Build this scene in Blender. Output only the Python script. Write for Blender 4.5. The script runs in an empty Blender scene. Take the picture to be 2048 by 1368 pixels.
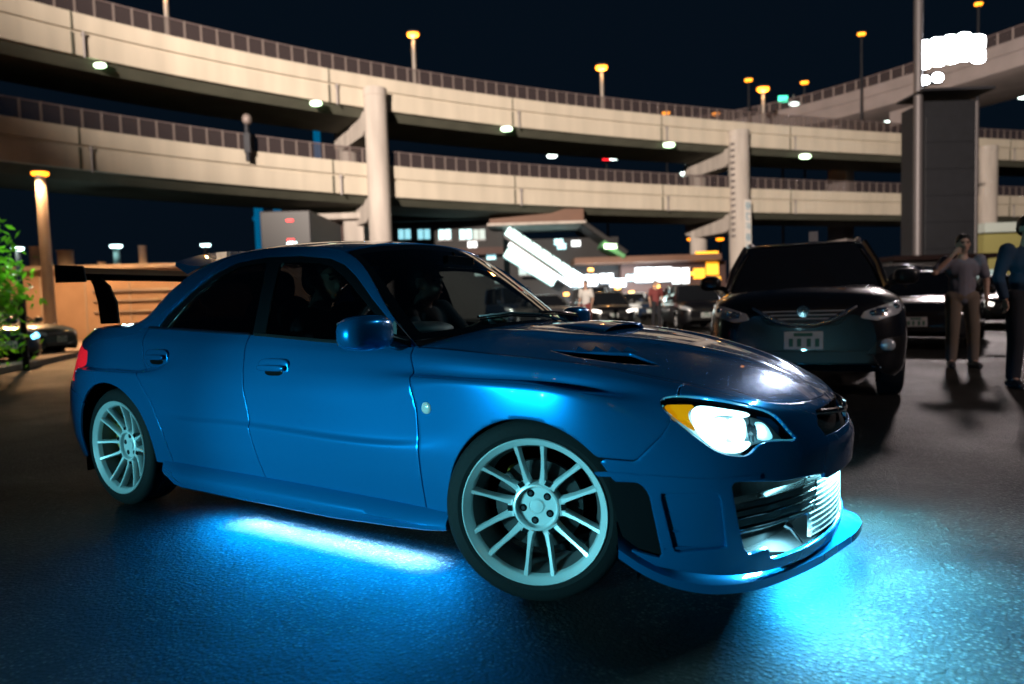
import bpy, bmesh, math, random
import numpy as np
from mathutils import Vector, Matrix, Euler

random.seed(7); rng = np.random.default_rng(7)
scene = bpy.context.scene
COL = scene.collection
PI = math.pi

# ------------------------------------------------------------------ camera
PW, PH = 2048, 1368                       # pixel grid of the photograph
CAM = np.array([1.01978809, -2.65767996, 1.00996658])
YAW, PITCH, ROLL, FPX = 2.10483130, -5.71242628e-02, -3.12758242e-02, 1282.44089
_f = np.array([math.cos(PITCH)*math.cos(YAW), math.cos(PITCH)*math.sin(YAW), math.sin(PITCH)])
_r = np.cross(_f, [0, 0, 1]); _r /= np.linalg.norm(_r); _u = np.cross(_r, _f)
_c, _s = math.cos(ROLL), math.sin(ROLL)
CF, CR, CU = _f, _c*_r + _s*_u, -_s*_r + _c*_u
FH = np.array([math.cos(YAW), math.sin(YAW), 0.0]); RH = np.array([math.sin(YAW), -math.cos(YAW), 0.0])

cam_data = bpy.data.cameras.new('camera')
cam_data.sensor_width = 36.0; cam_data.sensor_fit = 'HORIZONTAL'
cam_data.lens = FPX/PW*36.0
cam_data.clip_start = 0.05; cam_data.clip_end = 2000
cam_data.dof.use_dof = True
cam_data.dof.focus_distance = 2.6
cam_data.dof.aperture_fstop = 1.6
cam_data.dof.aperture_blades = 0
cam = bpy.data.objects.new('camera', cam_data); COL.objects.link(cam)
M = Matrix.Identity(4)
for i in range(3):
    M[i][0], M[i][1], M[i][2], M[i][3] = CR[i], CU[i], -CF[i], CAM[i]
cam.matrix_world = M
scene.camera = cam

# ------------------------------------------------------------------ sky, exposure
world = bpy.data.worlds.new('World'); scene.world = world; world.use_nodes = True
wn = world.node_tree.nodes; wl = world.node_tree.links
for n in list(wn): wn.remove(n)
wo = wn.new('ShaderNodeOutputWorld'); wb = wn.new('ShaderNodeBackground'); sk = wn.new('ShaderNodeTexSky')
sk.sky_type = 'NISHITA'; sk.sun_disc = False
sk.sun_elevation = math.radians(-3.5); sk.sun_rotation = math.radians(200)
wb.inputs['Strength'].default_value = 0.15
# night sky: what is left of the sky's light, tinted to the deep navy of the photograph
tn = wn.new('ShaderNodeMix'); tn.data_type = 'RGBA'; tn.blend_type = 'MIX'; tn.inputs['Factor'].default_value = .94
tn.inputs[7].default_value = (.010, .030, .062, 1)
wl.new(sk.outputs[0], tn.inputs[6]); wl.new(tn.outputs[2], wb.inputs[0]); wl.new(wb.outputs[0], wo.inputs[0])
vs = scene.view_settings
vs.view_transform = 'Standard'; vs.look = 'None'; vs.gamma = 1.0; vs.use_curve_mapping = False; vs.exposure = 0.0
cy = scene.cycles
cy.use_denoising = True
try: cy.denoiser = 'OPENIMAGEDENOISE'
except Exception: pass
cy.max_bounces = 8; cy.diffuse_bounces = 2; cy.glossy_bounces = 4; cy.transmission_bounces = 6; cy.transparent_max_bounces = 12
cy.sample_clamp_indirect = 4.0; cy.caustics_reflective = False; cy.caustics_refractive = False
cy.blur_glossy = 0.5

# ------------------------------------------------------------------ pixel <-> place
def ray(u, v):
    return CF + CR*((u-PW/2)/FPX) + CU*((PH/2-v)/FPX)
def on_ground(u, v, z=0.0):
    d = ray(u, v); t = (z-CAM[2])/d[2]; return CAM + d*t
def at_depth(u, v, depth):
    """point seen at (u,v) whose horizontal distance along the view heading is depth metres"""
    d = ray(u, v); t = depth/(d @ FH); return CAM + d*t
def on_height(u, v, z):
    return on_ground(u, v, z)
def proj(P):
    d = np.asarray(P) - CAM; z = d @ CF; z = np.where(np.abs(z) < 1e-4, 1e-4, z)
    return np.stack([PW/2 + FPX*(d @ CR)/z, PH/2 - FPX*(d @ CU)/z], 1)

# ------------------------------------------------------------------ materials
MATS = {}
def mat(name, color=(.5, .5, .5), rough=.5, metal=0.0, coat=0.0, coat_rough=.03, emit=None, estr=0.0, alpha=1.0,
        noise=0.0, nscale=20.0, bump=0.0, bscale=200.0, spec=.5, trans=0.0, ior=1.45, sheen=0.0, sample=True, coat_ior=1.45, nstretch=1.0):
    m = bpy.data.materials.new(name); m.use_nodes = True
    nt = m.node_tree; b = nt.nodes['Principled BSDF']
    b.inputs['Base Color'].default_value = (*color, 1)
    b.inputs['Roughness'].default_value = rough; b.inputs['Metallic'].default_value = metal
    b.inputs['Coat Weight'].default_value = coat; b.inputs['Coat IOR'].default_value = coat_ior; b.inputs['Coat Roughness'].default_value = coat_rough
    b.inputs['Specular IOR Level'].default_value = spec
    b.inputs['Transmission Weight'].default_value = trans; b.inputs['IOR'].default_value = ior
    b.inputs['Alpha'].default_value = alpha
    if sheen: b.inputs['Sheen Weight'].default_value = sheen
    if emit is not None:
        b.inputs['Emission Color'].default_value = (*emit, 1); b.inputs['Emission Strength'].default_value = estr
    tc = None
    if noise or bump:
        tc = nt.nodes.new('ShaderNodeTexCoord')
    if noise:
        n = nt.nodes.new('ShaderNodeTexNoise'); n.inputs['Scale'].default_value = nscale; n.inputs['Detail'].default_value = 6
        nt.links.new(tc.outputs['Object'], n.inputs['Vector'])
        mx = nt.nodes.new('ShaderNodeMix'); mx.data_type = 'RGBA'; mx.blend_type = 'MULTIPLY'
        rp = nt.nodes.new('ShaderNodeValToRGB')
        rp.color_ramp.elements[0].position = .3; rp.color_ramp.elements[1].position = .75
        if nstretch != 1.0:
            mpn = nt.nodes.new('ShaderNodeMapping'); mpn.inputs['Scale'].default_value = (1, 1, nstretch); nt.links.new(tc.outputs['Object'], mpn.inputs[0]); nt.links.new(mpn.outputs[0], n.inputs['Vector'])
        lo = 1-noise; rp.color_ramp.elements[0].color = (lo, lo, lo, 1); rp.color_ramp.elements[1].color = (1, 1, 1, 1)
        nt.links.new(n.outputs['Fac'], rp.inputs[0])
        mx.inputs['Factor'].default_value = 1; mx.inputs[6].default_value = (*color, 1)
        nt.links.new(rp.outputs[0], mx.inputs[7]); nt.links.new(mx.outputs[2], b.inputs['Base Color'])
    if bump:
        n2 = nt.nodes.new('ShaderNodeTexNoise'); n2.inputs['Scale'].default_value = bscale; n2.inputs['Detail'].default_value = 4
        nt.links.new(tc.outputs['Object'], n2.inputs['Vector'])
        bp = nt.nodes.new('ShaderNodeBump'); bp.inputs['Strength'].default_value = bump; bp.inputs['Distance'].default_value = .01
        nt.links.new(n2.outputs['Fac'], bp.inputs['Height']); nt.links.new(bp.outputs[0], b.inputs['Normal'])
    if not sample:
        m.cycles.emission_sampling = 'NONE'
    MATS[name] = m
    return m

def glass_mat(name, tint=(.5, .55, .55), refl=.06, rough=0.0):
    """thin automotive glass: tinted see-through plus a fresnel mirror layer"""
    m = bpy.data.materials.new(name); m.use_nodes = True
    nt = m.node_tree; nt.nodes.clear()
    o = nt.nodes.new('ShaderNodeOutputMaterial'); t = nt.nodes.new('ShaderNodeBsdfTransparent'); g = nt.nodes.new('ShaderNodeBsdfGlossy')
    t.inputs[0].default_value = (*tint, 1); g.inputs['Roughness'].default_value = rough; g.inputs[0].default_value = (1, 1, 1, 1)
    lw = nt.nodes.new('ShaderNodeLayerWeight'); lw.inputs[0].default_value = .5
    pw = nt.nodes.new('ShaderNodeMath'); pw.operation = 'POWER'; pw.inputs[1].default_value = 5.0; nt.links.new(lw.outputs['Facing'], pw.inputs[0])
    fr = nt.nodes.new('ShaderNodeMapRange'); fr.inputs['To Min'].default_value = refl; nt.links.new(pw.outputs[0], fr.inputs[0])
    mx = nt.nodes.new('ShaderNodeMixShader')
    nt.links.new(fr.outputs[0], mx.inputs[0]); nt.links.new(t.outputs[0], mx.inputs[1]); nt.links.new(g.outputs[0], mx.inputs[2])
    nt.links.new(mx.outputs[0], o.inputs[0]); MATS[name] = m
    return m

# ------------------------------------------------------------------ object helpers
def link(o, parent=None):
    COL.objects.link(o)
    if parent is not None: o.parent = parent
    return o
def obj(name, verts, faces, m, parent=None, smooth=False, sharp=None, loc=None):
    me = bpy.data.meshes.new(name)
    me.from_pydata([tuple(map(float, v)) for v in verts], [], [tuple(map(int, f)) for f in faces])
    if m is not None: me.materials.append(m)
    if smooth:
        me.polygons.foreach_set('use_smooth', [True]*len(me.polygons))
        if sharp is not None:
            me.set_sharp_from_angle(angle=math.radians(sharp))
    me.update()
    o = bpy.data.objects.new(name, me)
    if loc is not None: o.location = tuple(loc)
    return link(o, parent)
def tag(o, label=None, cat=None, group=None, kind=None):
    if label: o['label'] = label
    if cat: o['category'] = cat
    if group: o['group'] = group
    if kind: o['kind'] = kind
    return o
def empty(name, loc=(0, 0, 0), rz=0.0, label=None, cat=None, group=None):
    o = bpy.data.objects.new(name, None); o.location = tuple(loc); o.rotation_euler = (0, 0, rz)
    o.empty_display_size = .2
    link(o); return tag(o, label, cat, group)
def copy_tree(o, parent=None):
    c = o.copy(); COL.objects.link(c); c.parent = parent
    for ch in list(o.children): copy_tree(ch, c)
    return c

class MB:
    """collects shapes for one mesh object"""
    def __init__(s): s.v = []; s.f = []
    def add(s, v, f):
        k = len(s.v); s.v += [tuple(map(float, p)) for p in v]; s.f += [tuple(int(i)+k for i in q) for q in f]; return s
    def box(s, c, d, R=None):
        x, y, z = d[0]/2, d[1]/2, d[2]/2
        p = [(-x,-y,-z),(x,-y,-z),(x,y,-z),(-x,y,-z),(-x,-y,z),(x,-y,z),(x,y,z),(-x,y,z)]
        if R is not None: p = [R @ Vector(q) for q in p]
        p = [(q[0]+c[0], q[1]+c[1], q[2]+c[2]) for q in p]
        return s.add(p, [(3,2,1,0),(4,5,6,7),(0,1,5,4),(1,2,6,5),(2,3,7,6),(3,0,4,7)])
    def tube(s, pts, rad, n=10, cap=True):
        pts = [Vector(p) for p in pts]; rr = rad if hasattr(rad, '__len__') else [rad]*len(pts)
        ring = []; up = None
        for i, p in enumerate(pts):
            d = (pts[min(i+1, len(pts)-1)] - pts[max(i-1, 0)]).normalized()
            if up is None:
                up = Vector((0, 0, 1)) if abs(d.z) < .9 else Vector((1, 0, 0))
            a = d.cross(up).normalized(); up = a.cross(d).normalized(); 
            ring.append([p + (a*math.cos(2*PI*k/n) + up*math.sin(2*PI*k/n))*rr[i] for k in range(n)])
        v = [q for r in ring for q in r]; f = []
        for i in range(len(pts)-1):
            for k in range(n):
                f.append((i*n+k, i*n+(k+1) % n, (i+1)*n+(k+1) % n, (i+1)*n+k))
        if cap:
            f.append(tuple(range(n-1, -1, -1))); f.append(tuple((len(pts)-1)*n+k for k in range(n)))
        return s.add(v, f)
    def lathe(s, prof, n=32, axis='y', c=(0, 0, 0), closed=False):
        """prof: list of (radius, axial)"""
        v = []; f = []; m = len(prof)
        for k in range(n):
            a = 2*PI*k/n; ca, sa = math.cos(a), math.sin(a)
            for r, h in prof:
                q = (r*ca, h, r*sa) if axis == 'y' else ((r*ca, r*sa, h) if axis == 'z' else (h, r*ca, r*sa))
                v.append((q[0]+c[0], q[1]+c[1], q[2]+c[2]))
        for k in range(n):
            k2 = (k+1) % n
            for i in range(m if closed else m-1):
                j = (i+1) % m
                f.append((k*m+i, k2*m+i, k2*m+j, k*m+j))
        return s.add(v, f)
    def prism(s, poly, h0, h1, plane='xy'):
        n = len(poly); mk = {'xy': lambda a, b, h: (a, b, h), 'xz': lambda a, b, h: (a, h, b), 'yz': lambda a, b, h: (h, a, b)}[plane]
        v = [mk(a, b, h0) for a, b in poly] + [mk(a, b, h1) for a, b in poly]
        f = [tuple(range(n-1, -1, -1)), tuple(range(n, 2*n))] + [(i, (i+1) % n, n+(i+1) % n, n+i) for i in range(n)]
        return s.add(v, f)
    def build(s, name, m, parent=None, smooth=False, sharp=35, loc=None, bevel=0.0, seg=2):
        o = obj(name, s.v, s.f, m, parent, smooth, sharp if smooth else None, loc)
        if bevel:
            b = o.modifiers.new('bevel', 'BEVEL'); b.width = bevel; b.segments = seg; b.limit_method = 'ANGLE'
            b.harden_normals = False
        return o

# ------------------------------------------------------------------ surface helpers
def cubic(ts, P, t):
    """natural cubic spline through P (n,...) at knots ts, evaluated at t"""
    ts = np.asarray(ts, float); P = np.asarray(P, float); sh = P.shape; Q = P.reshape(len(ts), -1); n = len(ts)
    h = np.diff(ts); A = np.zeros((n, n)); B = np.zeros_like(Q); A[0, 0] = A[-1, -1] = 1
    for i in range(1, n-1):
        A[i, i-1] = h[i-1]; A[i, i] = 2*(h[i-1]+h[i]); A[i, i+1] = h[i]
        B[i] = 6*((Q[i+1]-Q[i])/h[i] - (Q[i]-Q[i-1])/h[i-1])
    Mm = np.linalg.solve(A, B)
    t = np.asarray(t, float); k = np.clip(np.searchsorted(ts, t, 'right')-1, 0, n-2)
    a = (ts[k+1]-t)[:, None]; b = (t-ts[k])[:, None]; hk = h[k][:, None]
    r = Mm[k]*a**3/(6*hk) + Mm[k+1]*b**3/(6*hk) + (Q[k]/hk - Mm[k]*hk/6)*a + (Q[k+1]/hk - Mm[k+1]*hk/6)*b
    return r.reshape((len(t),)+sh[1:])
def pchip(ts, P, t):
    ts = np.asarray(ts, float); P = np.asarray(P, float); sh = P.shape; Q = P.reshape(len(ts), -1); n = len(ts)
    h = np.diff(ts)[:, None]; d = np.diff(Q, axis=0)/h; m = np.zeros_like(Q)
    w1 = 2*h[1:]+h[:-1]; w2 = h[1:]+2*h[:-1]; same = d[:-1]*d[1:] > 0
    dd0 = np.where(same, d[:-1], 1); dd1 = np.where(same, d[1:], 1)
    m[1:-1] = np.where(same, (w1+w2)/(w1/dd0+w2/dd1), 0); m[0] = d[0]; m[-1] = d[-1]
    t = np.asarray(t, float); k = np.clip(np.searchsorted(ts, t, 'right')-1, 0, n-2)
    hk = h[k]; s = ((t-ts[k])[:, None])/hk
    r = (2*s**3-3*s**2+1)*Q[k] + (s**3-2*s**2+s)*hk*m[k] + (-2*s**3+3*s**2)*Q[k+1] + (s**3-s**2)*hk*m[k+1]
    return r.reshape((len(t),)+sh[1:])
def lin(xs, ys, x): return np.interp(x, xs, ys)
def grid_faces(n, m):
    i, j = np.meshgrid(np.arange(n-1), np.arange(m-1), indexing='ij'); a = i*m+j
    return np.stack([a, a+m, a+m+1, a+1], -1).reshape(-1, 4)
def clip(V, F, s):
    """keep the part of the mesh where the scalar s (per vertex) is positive"""
    V = list(map(tuple, V)); out = []; cache = {}; s = list(map(float, s))
    def cut(i, j):
        k = (i, j) if i < j else (j, i)
        if k not in cache:
            a, b = k; t = s[a]/(s[a]-s[b]); t = min(max(t, .0), 1.)
            cache[k] = len(V); V.append(tuple(V[a][q]+(V[b][q]-V[a][q])*t for q in range(3)))
        return cache[k]
    for f in F:
        ss = [s[i] > 0 for i in f]
        if all(ss): out.append(tuple(f)); continue
        if not any(ss): continue
        g = []
        for k in range(len(f)):
            i, j = f[k], f[(k+1) % len(f)]
            if s[i] > 0: g.append(i)
            if (s[i] > 0) != (s[j] > 0): g.append(cut(i, j))
        if len(g) >= 3: out.append(tuple(g))
    used = sorted({i for f in out for i in f}); mp = {o: k for k, o in enumerate(used)}
    return np.array([V[i] for i in used]).reshape(-1, 3), [tuple(mp[i] for i in f) for f in out]
def sdf_poly(pts, poly):
    """signed distance, positive inside"""
    pts = np.asarray(pts, float); poly = np.asarray(poly, float); n = len(poly)
    d = np.full(len(pts), 1e9); ins = np.zeros(len(pts), bool)
    for i in range(n):
        a, b = poly[i], poly[(i+1) % n]; e = b-a; w = pts-a
        t = np.clip((w @ e)/(e @ e + 1e-12), 0, 1); d = np.minimum(d, np.linalg.norm(w-t[:, None]*e, axis=1))
        c = ((a[1] > pts[:, 1]) != (b[1] > pts[:, 1])) & (pts[:, 0] < (b[0]-a[0])*(pts[:, 1]-a[1])/(b[1]-a[1]+1e-12)+a[0])
        ins ^= c
    return np.where(ins, d, -d)
def smooth_poly(poly, k=6):
    """rounded closed outline through the points"""
    P = np.asarray(poly, float); n = len(P); Q = np.concatenate([P[-3:], P, P[:3]])
    t = np.concatenate([[0], np.cumsum(np.linalg.norm(np.diff(Q, axis=0), axis=1)**.5)])
    tt = np.concatenate([np.linspace(t[i], t[i+1], k, endpoint=False) for i in range(3, n+3)])
    return cubic(t, Q, tt)
def mirror_r(V):
    """every point folded onto the right-hand side, so that outlines read there apply to both sides"""
    W = np.array(V, float); W[:, 1] = -np.abs(W[:, 1]); return W
def sdf_px(V, poly): return sdf_poly(proj(mirror_r(V)), poly)
def normals(V, F):
    N = np.zeros_like(V)
    for f in F:
        a, b, c = V[f[0]], V[f[1]], V[f[2]]
        n = np.cross(b-a, c-a)
        if len(f) > 3: n = n + np.cross(c-a, V[f[3]]-a)
        for i in f: N[i] += n
    l = np.linalg.norm(N, axis=1, keepdims=True); return N/np.where(l < 1e-12, 1, l)
def panel(name, V, F, m, parent, edge=.012, centre=None, round_=.0025):
    """a sheet with a rolled, returned edge along its border"""
    if not len(F): return None
    V = np.asarray(V, float); N = normals(V, F)
    c = np.array([V[:, 0].mean(), 0, .45]) if centre is None else np.asarray(centre)
    out = V - c
    if (N*out).sum() < 0:
        F = [tuple(reversed(f)) for f in F]; N = -N
    cnt = {}
    for f in F:
        for k in range(len(f)):
            a, b = f[k], f[(k+1) % len(f)]
            cnt[(a, b)] = cnt.get((a, b), 0)+1
    bd = [(a, b) for (a, b) in cnt if (b, a) not in cnt]
    Vl = [tuple(p) for p in V]; Fl = list(F)
    if edge:
        T = {}
        for a, b in bd:
            t = np.cross(V[b]-V[a], N[a]); l = np.linalg.norm(t)
            if l < 1e-9: continue
            t /= l
            for i in (a, b): T[i] = T.get(i, 0)+t
        r1, r2, r3 = {}, {}, {}
        for i, t in T.items():
            l = np.linalg.norm(t); t = t/l if l > 1e-9 else t*0
            r1[i] = len(Vl); Vl.append(tuple(V[i]+t*round_*.7-N[i]*round_*.3))
            r2[i] = len(Vl); Vl.append(tuple(V[i]+t*round_-N[i]*round_))
            r3[i] = len(Vl); Vl.append(tuple(V[i]+t*round_-N[i]*edge))
        for a, b in bd:
            if a in r1 and b in r1:
                Fl.append((b, a, r1[a], r1[b])); Fl.append((r1[b], r1[a], r2[a], r2[b])); Fl.append((r2[b], r2[a], r3[a], r3[b]))
    return obj(name, Vl, Fl, m, parent, True)
# ================================================================== the blue sedan
paint = mat('blue_paint', (.0022, .112, .285), rough=.25, metal=.48, coat=1.0, coat_rough=.012, spec=.0, coat_ior=1.34)
black_gloss = mat('black_gloss', (.006, .006, .007), rough=.12, coat=.6)
black_trim = mat('black_trim', (.008, .008, .009), rough=.45)
black_matte = mat('black_matte', (.004, .004, .005), rough=.9, spec=.1)
rubber = mat('tyre_rubber', (.0045, .0045, .005), rough=.8, spec=.25, bump=.15, bscale=90)
wheel_paint = mat('wheel_silver', (.62, .64, .64), rough=.34, metal=.35, coat=.3, coat_rough=.1)
steel = mat('brake_steel', (.28, .27, .26), rough=.35, metal=1.0)
dark_metal = mat('dark_metal', (.05, .05, .055), rough=.45, metal=.8)
chrome = mat('chrome', (.75, .76, .78), rough=.12, metal=1.0)
amber = mat('amber_reflector', (.9, .32, .005), rough=.25, coat=.8, emit=(1.0, .42, .0), estr=.55, sample=False)
tail_red = mat('tail_lens', (.45, .01, .02), rough=.15, coat=.8, emit=(1, .02, .04), estr=.6, sample=False)
glass_clear = glass_mat('windscreen_glass', (.74, .84, .84))
glass_dark = glass_mat('privacy_glass', (.05, .05, .055))
glass_side = glass_mat('side_glass', (.48, .52, .52))
lens = glass_mat('lamp_lens', (.92, .96, .97))
seat_cloth = mat('seat_cloth', (.02, .02, .022), rough=.9, bump=.1)
dash_mat = mat('dash_plastic', (.028, .028, .03), rough=.6, bump=.1, bscale=300)
carbon = mat('carbon_wing', (.003, .003, .0035), rough=.6, spec=.2)
lamp_white = mat('headlamp_glow', (1, 1, 1), emit=(.50, .92, 1.0), estr=5.0, sample=False)
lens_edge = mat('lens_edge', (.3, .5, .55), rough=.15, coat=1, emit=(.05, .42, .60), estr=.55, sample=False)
lamp_soft = mat('headlamp_soft', (.6, .8, .9), rough=.1, emit=(.22, .72, .95), estr=.9, sample=False)
led_blue = mat('led_blue', (.2, .6, 1), emit=(.0, .42, 1.0), estr=30, sample=False)
led_cyan = mat('led_cyan', (.5, .9, 1), emit=(.28, .85, 1.0), estr=30, sample=False)
mesh_metal = mat('cooler_fins', (.62, .66, .68), rough=.4, metal=.6)

car = empty('sports_sedan', (0, 0, 0), 0, 'lowered blue sports sedan with lit headlamps and blue light glowing beneath it', 'car')

# control net: right-hand contours from the tail centre to the nose centre, (x, half width, z) at nine levels
def same_x(x, rows): return [(x, w, z) for w, z in rows]
NET = [
 [(-3.31,0,.20),(-3.35,0,.36),(-3.36,0,.50),(-3.355,0,.58),(-3.30,0,.66),(-3.28,0,.74),(-3.27,0,.80),(-3.25,0,.88),(-3.21,0,.955)],
 [(-3.28,.42,.20),(-3.32,.43,.36),(-3.33,.43,.50),(-3.325,.43,.58),(-3.28,.42,.66),(-3.26,.41,.74),(-3.25,.41,.80),(-3.23,.40,.88),(-3.19,.38,.953)],
 [(-3.18,.66,.20),(-3.22,.68,.36),(-3.23,.69,.50),(-3.225,.685,.58),(-3.20,.675,.66),(-3.18,.665,.74),(-3.165,.655,.80),(-3.14,.64,.88),(-3.09,.60,.948)],
 [(-2.99,.77,.22),(-3.02,.795,.36),(-3.03,.80,.50),(-3.03,.80,.58),(-3.02,.795,.66),(-3.01,.78,.73),(-3.0,.765,.79),(-2.97,.742,.88),(-2.93,.695,.950)],
 same_x(-2.80,[(.815,.25),(.838,.38),(.848,.52),(.849,.60),(.847,.707),(.839,.731),(.785,.738),(.768,.88),(.722,.953)]),
 same_x(-2.54,[(.830,.28),(.850,.40),(.864,.53),(.867,.62),(.865,.710),(.857,.731),(.790,.735),(.778,.88),(.735,.953)]),
 same_x(-2.25,[(.826,.28),(.843,.40),(.853,.52),(.857,.61),(.856,.708),(.848,.730),(.798,.740),(.783,.88),(.745,.948)]),
 same_x(-2.00,[(.822,.28),(.842,.40),(.850,.50),(.842,.55),(.840,.66),(.829,.735),(.808,.80),(.786,.875),(.750,.937)]),
 same_x(-1.70,[(.822,.28),(.843,.40),(.851,.50),(.838,.54),(.835,.66),(.824,.74),(.808,.80),(.786,.87),(.752,.922)]),
 same_x(-1.40,[(.822,.285),(.843,.40),(.852,.505),(.838,.54),(.835,.66),(.823,.74),(.808,.80),(.786,.86),(.753,.908)]),
 same_x(-1.05,[(.824,.285),(.844,.40),(.853,.495),(.839,.53),(.836,.66),(.824,.74),(.809,.79),(.786,.845),(.753,.884)]),
 same_x(-.72,[(.828,.28),(.847,.40),(.855,.49),(.842,.525),(.839,.66),(.828,.74),(.809,.787),(.785,.836),(.751,.868)]),
 same_x(-.42,[(.834,.27),(.852,.40),(.858,.50),(.852,.56),(.852,.725),(.844,.757),(.804,.768),(.784,.824),(.745,.855)]),
 same_x(-.20,[(.846,.27),(.862,.40),(.868,.52),(.869,.62),(.868,.738),(.860,.757),(.794,.757),(.776,.810),(.735,.838)]),
 same_x(0.0,[(.850,.26),(.866,.40),(.875,.54),(.876,.64),(.873,.735),(.864,.754),(.790,.752),(.773,.795),(.728,.822)]),
 same_x(.20,[(.842,.24),(.856,.38),(.864,.52),(.864,.61),(.860,.714),(.850,.733),(.780,.731),(.763,.775),(.715,.800)]),
 same_x(.37,[(.808,.21),(.826,.34),(.832,.48),(.830,.56),(.822,.655),(.803,.698),(.768,.725),(.742,.750),(.688,.768)]),
 [(.55,.735,.18),(.56,.755,.32),(.565,.768,.46),(.56,.762,.54),(.553,.748,.61),(.545,.730,.665),(.535,.710,.695),(.525,.687,.716),(.511,.640,.735)],
 [(.695,.59,.165),(.71,.605,.31),(.715,.612,.44),(.712,.607,.51),(.705,.598,.565),(.698,.588,.60),(.688,.576,.636),(.676,.560,.662),(.66,.540,.685)],
 [(.805,.36,.16),(.825,.37,.30),(.835,.37,.43),(.835,.37,.50),(.825,.365,.55),(.815,.36,.58),(.80,.355,.61),(.785,.35,.634),(.765,.34,.655)],
 [(.85,.17,.16),(.87,.17,.30),(.885,.17,.42),(.888,.17,.50),(.872,.17,.55),(.857,.17,.577),(.842,.17,.607),(.822,.165,.631),(.80,.16,.651)],
 [(.86,0,.16),(.885,0,.30),(.90,0,.42),(.905,0,.50),(.885,0,.55),(.868,0,.577),(.853,0,.607),(.833,0,.63),(.812,0,.65)],
]
NET = np.array(NET)                                    # (stations, levels, 3)
half = NET.copy(); half[:, :, 1] *= -1
left = NET[::-1][1:].copy()
LOOP = np.concatenate([half, left])                    # tail centre -> right side -> nose -> left side -> tail centre
seg = np.linalg.norm(np.diff(LOOP[:, 4], axis=0), axis=1)
tk = np.concatenate([[0], np.cumsum(np.maximum(seg, .05))])
t_fine = np.linspace(tk[0], tk[-1], 760)
LP = cubic(tk, LOOP, t_fine)
lev = np.concatenate([np.linspace(i, i+1, n, endpoint=False) for i, n in zip(range(8), (9, 10, 7, 8, 8, 7, 6, 6))] + [[8.0]])
SP = np.stack([pchip(np.arange(9.), LP[i], lev) for i in range(len(LP))])      # (760, rows, 3)
SV = SP.reshape(-1, 3); SF = grid_faces(*SP.shape[:2])
x, y, z = SV.T; w = np.abs(y)

def arch(x, z, xc, zc, R): return np.where(z > zc, np.hypot(x-xc, z-zc), np.abs(x-xc)) - R
ZF, RW = .316, .316                                   # axle height, tyre radius
s_arch = np.minimum(arch(x, z, 0.0, .312, .332), arch(x, z, -2.53, .312, .362))
s_arch = np.where(w > .55, s_arch, 1.0)
LAMP = smooth_poly([(1321,806),(1326,795),(1350,790),(1389,791),(1454,800),(1499,810),(1538,822),(1561,839),(1578,859),(1592,879),(1553,882),(1519,891),(1500,909),(1475,913),(1439,905),(1399,880),(1362,851),(1332,824)], 4)
s_lamp = np.where(x > .25, sdf_px(SV, LAMP), -50.)
VENT = [(1216,962),(1274,964),(1290,974),(1300,992),(1326,1112),(1318,1118),(1250,1098),(1238,1060),(1224,1005)]
s_vent = np.where(x > .1, sdf_px(SV, VENT), -50.)
PANEL = [(1318,986),(1436,986),(1444,1000),(1456,1098),(1352,1108),(1346,1100)]
s_pan = np.where(x > .1, sdf_px(SV, PANEL), -50.)
def rrect(a, b, a0, a1, b0, b1, r):
    ca, cb = (a0+a1)/2, (b0+b1)/2; qa = np.abs(a-ca)-(a1-a0)/2+r; qb = np.abs(b-cb)-(b1-b0)/2+r
    return -(np.hypot(np.maximum(qa, 0), np.maximum(qb, 0)) + np.minimum(np.maximum(qa, qb), 0) - r)
s_mouth = np.where(x > .5, np.maximum(rrect(w, z, -.60, .60, .195, .412, .03), sdf_px(SV, [(1462,968),(1475,962),(1560,962),(1650,945),(1650,1050),(1560,1090),(1500,1112),(1488,1100),(1476,1050)])*.0018), -1)
s_grill = np.where(x > .6, sdf_poly(np.stack([w, z], 1), [(-.33,.545),(.33,.545),(.355,.585),(.30,.628),(-.30,.628)]), -1)

G = .0042                                             # half a shut line
zz = [.1, .27, .64, .77, .87, 1]
d_front = x - lin(zz, [-.445, -.445, -.46, -.50, -.55, -.6], z)
d_mid = x - lin([.1, .28, .671, .91], [-1.34, -1.345, -1.447, -1.49], z)
d_rear = x - lin([.2, .30, .45, .58, .68, .78, .95], [-2.02, -2.03, -2.07, -2.14, -2.22, -2.29, -2.31], z)
z_seam = lin([.15, .235, .36, .44, .46, .5], [.535, .535, .53, .615, .66, 3.], x)
d_bump = np.where(x > .1, z_seam - z, -1)
d_bump = np.where(x > .47, 1.0, d_bump)
r_seam = np.where(x < -2.7, np.minimum(lin([-3.5, -3.05, -2.9, -2.7], [.63, .63, .60, .50], x)-z, 1), -1)   # rear bumper
TAIL = np.where(x < -2.6, np.minimum(sdf_poly(np.stack([w, z], 1), [(.44,.655),(.72,.66),(.83,.66),(.80,.80),(.74,.875),(.44,.87)]), -2.87-x), -1)
def cutpanel(name, cond, m, side=None, lamp=True, label=None, parent=None):
    s = np.minimum(cond, s_arch)
    if lamp: s = np.minimum(s, -s_lamp*.0015-.002)
    s = np.minimum(np.minimum(s, -s_vent*.0015), -s_pan*.0015)
    s = np.minimum(np.minimum(s, -s_mouth), -s_grill)
    s = np.minimum(s, -TAIL)
    if side == 'R': s = np.minimum(s, -y)
    if side == 'L': s = np.minimum(s, y)
    V, F = clip(SV, SF, s)
    o = panel(name, V, F, m, parent or car)
    if o and label: o['label'] = label
    return o
doors = {}
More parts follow.
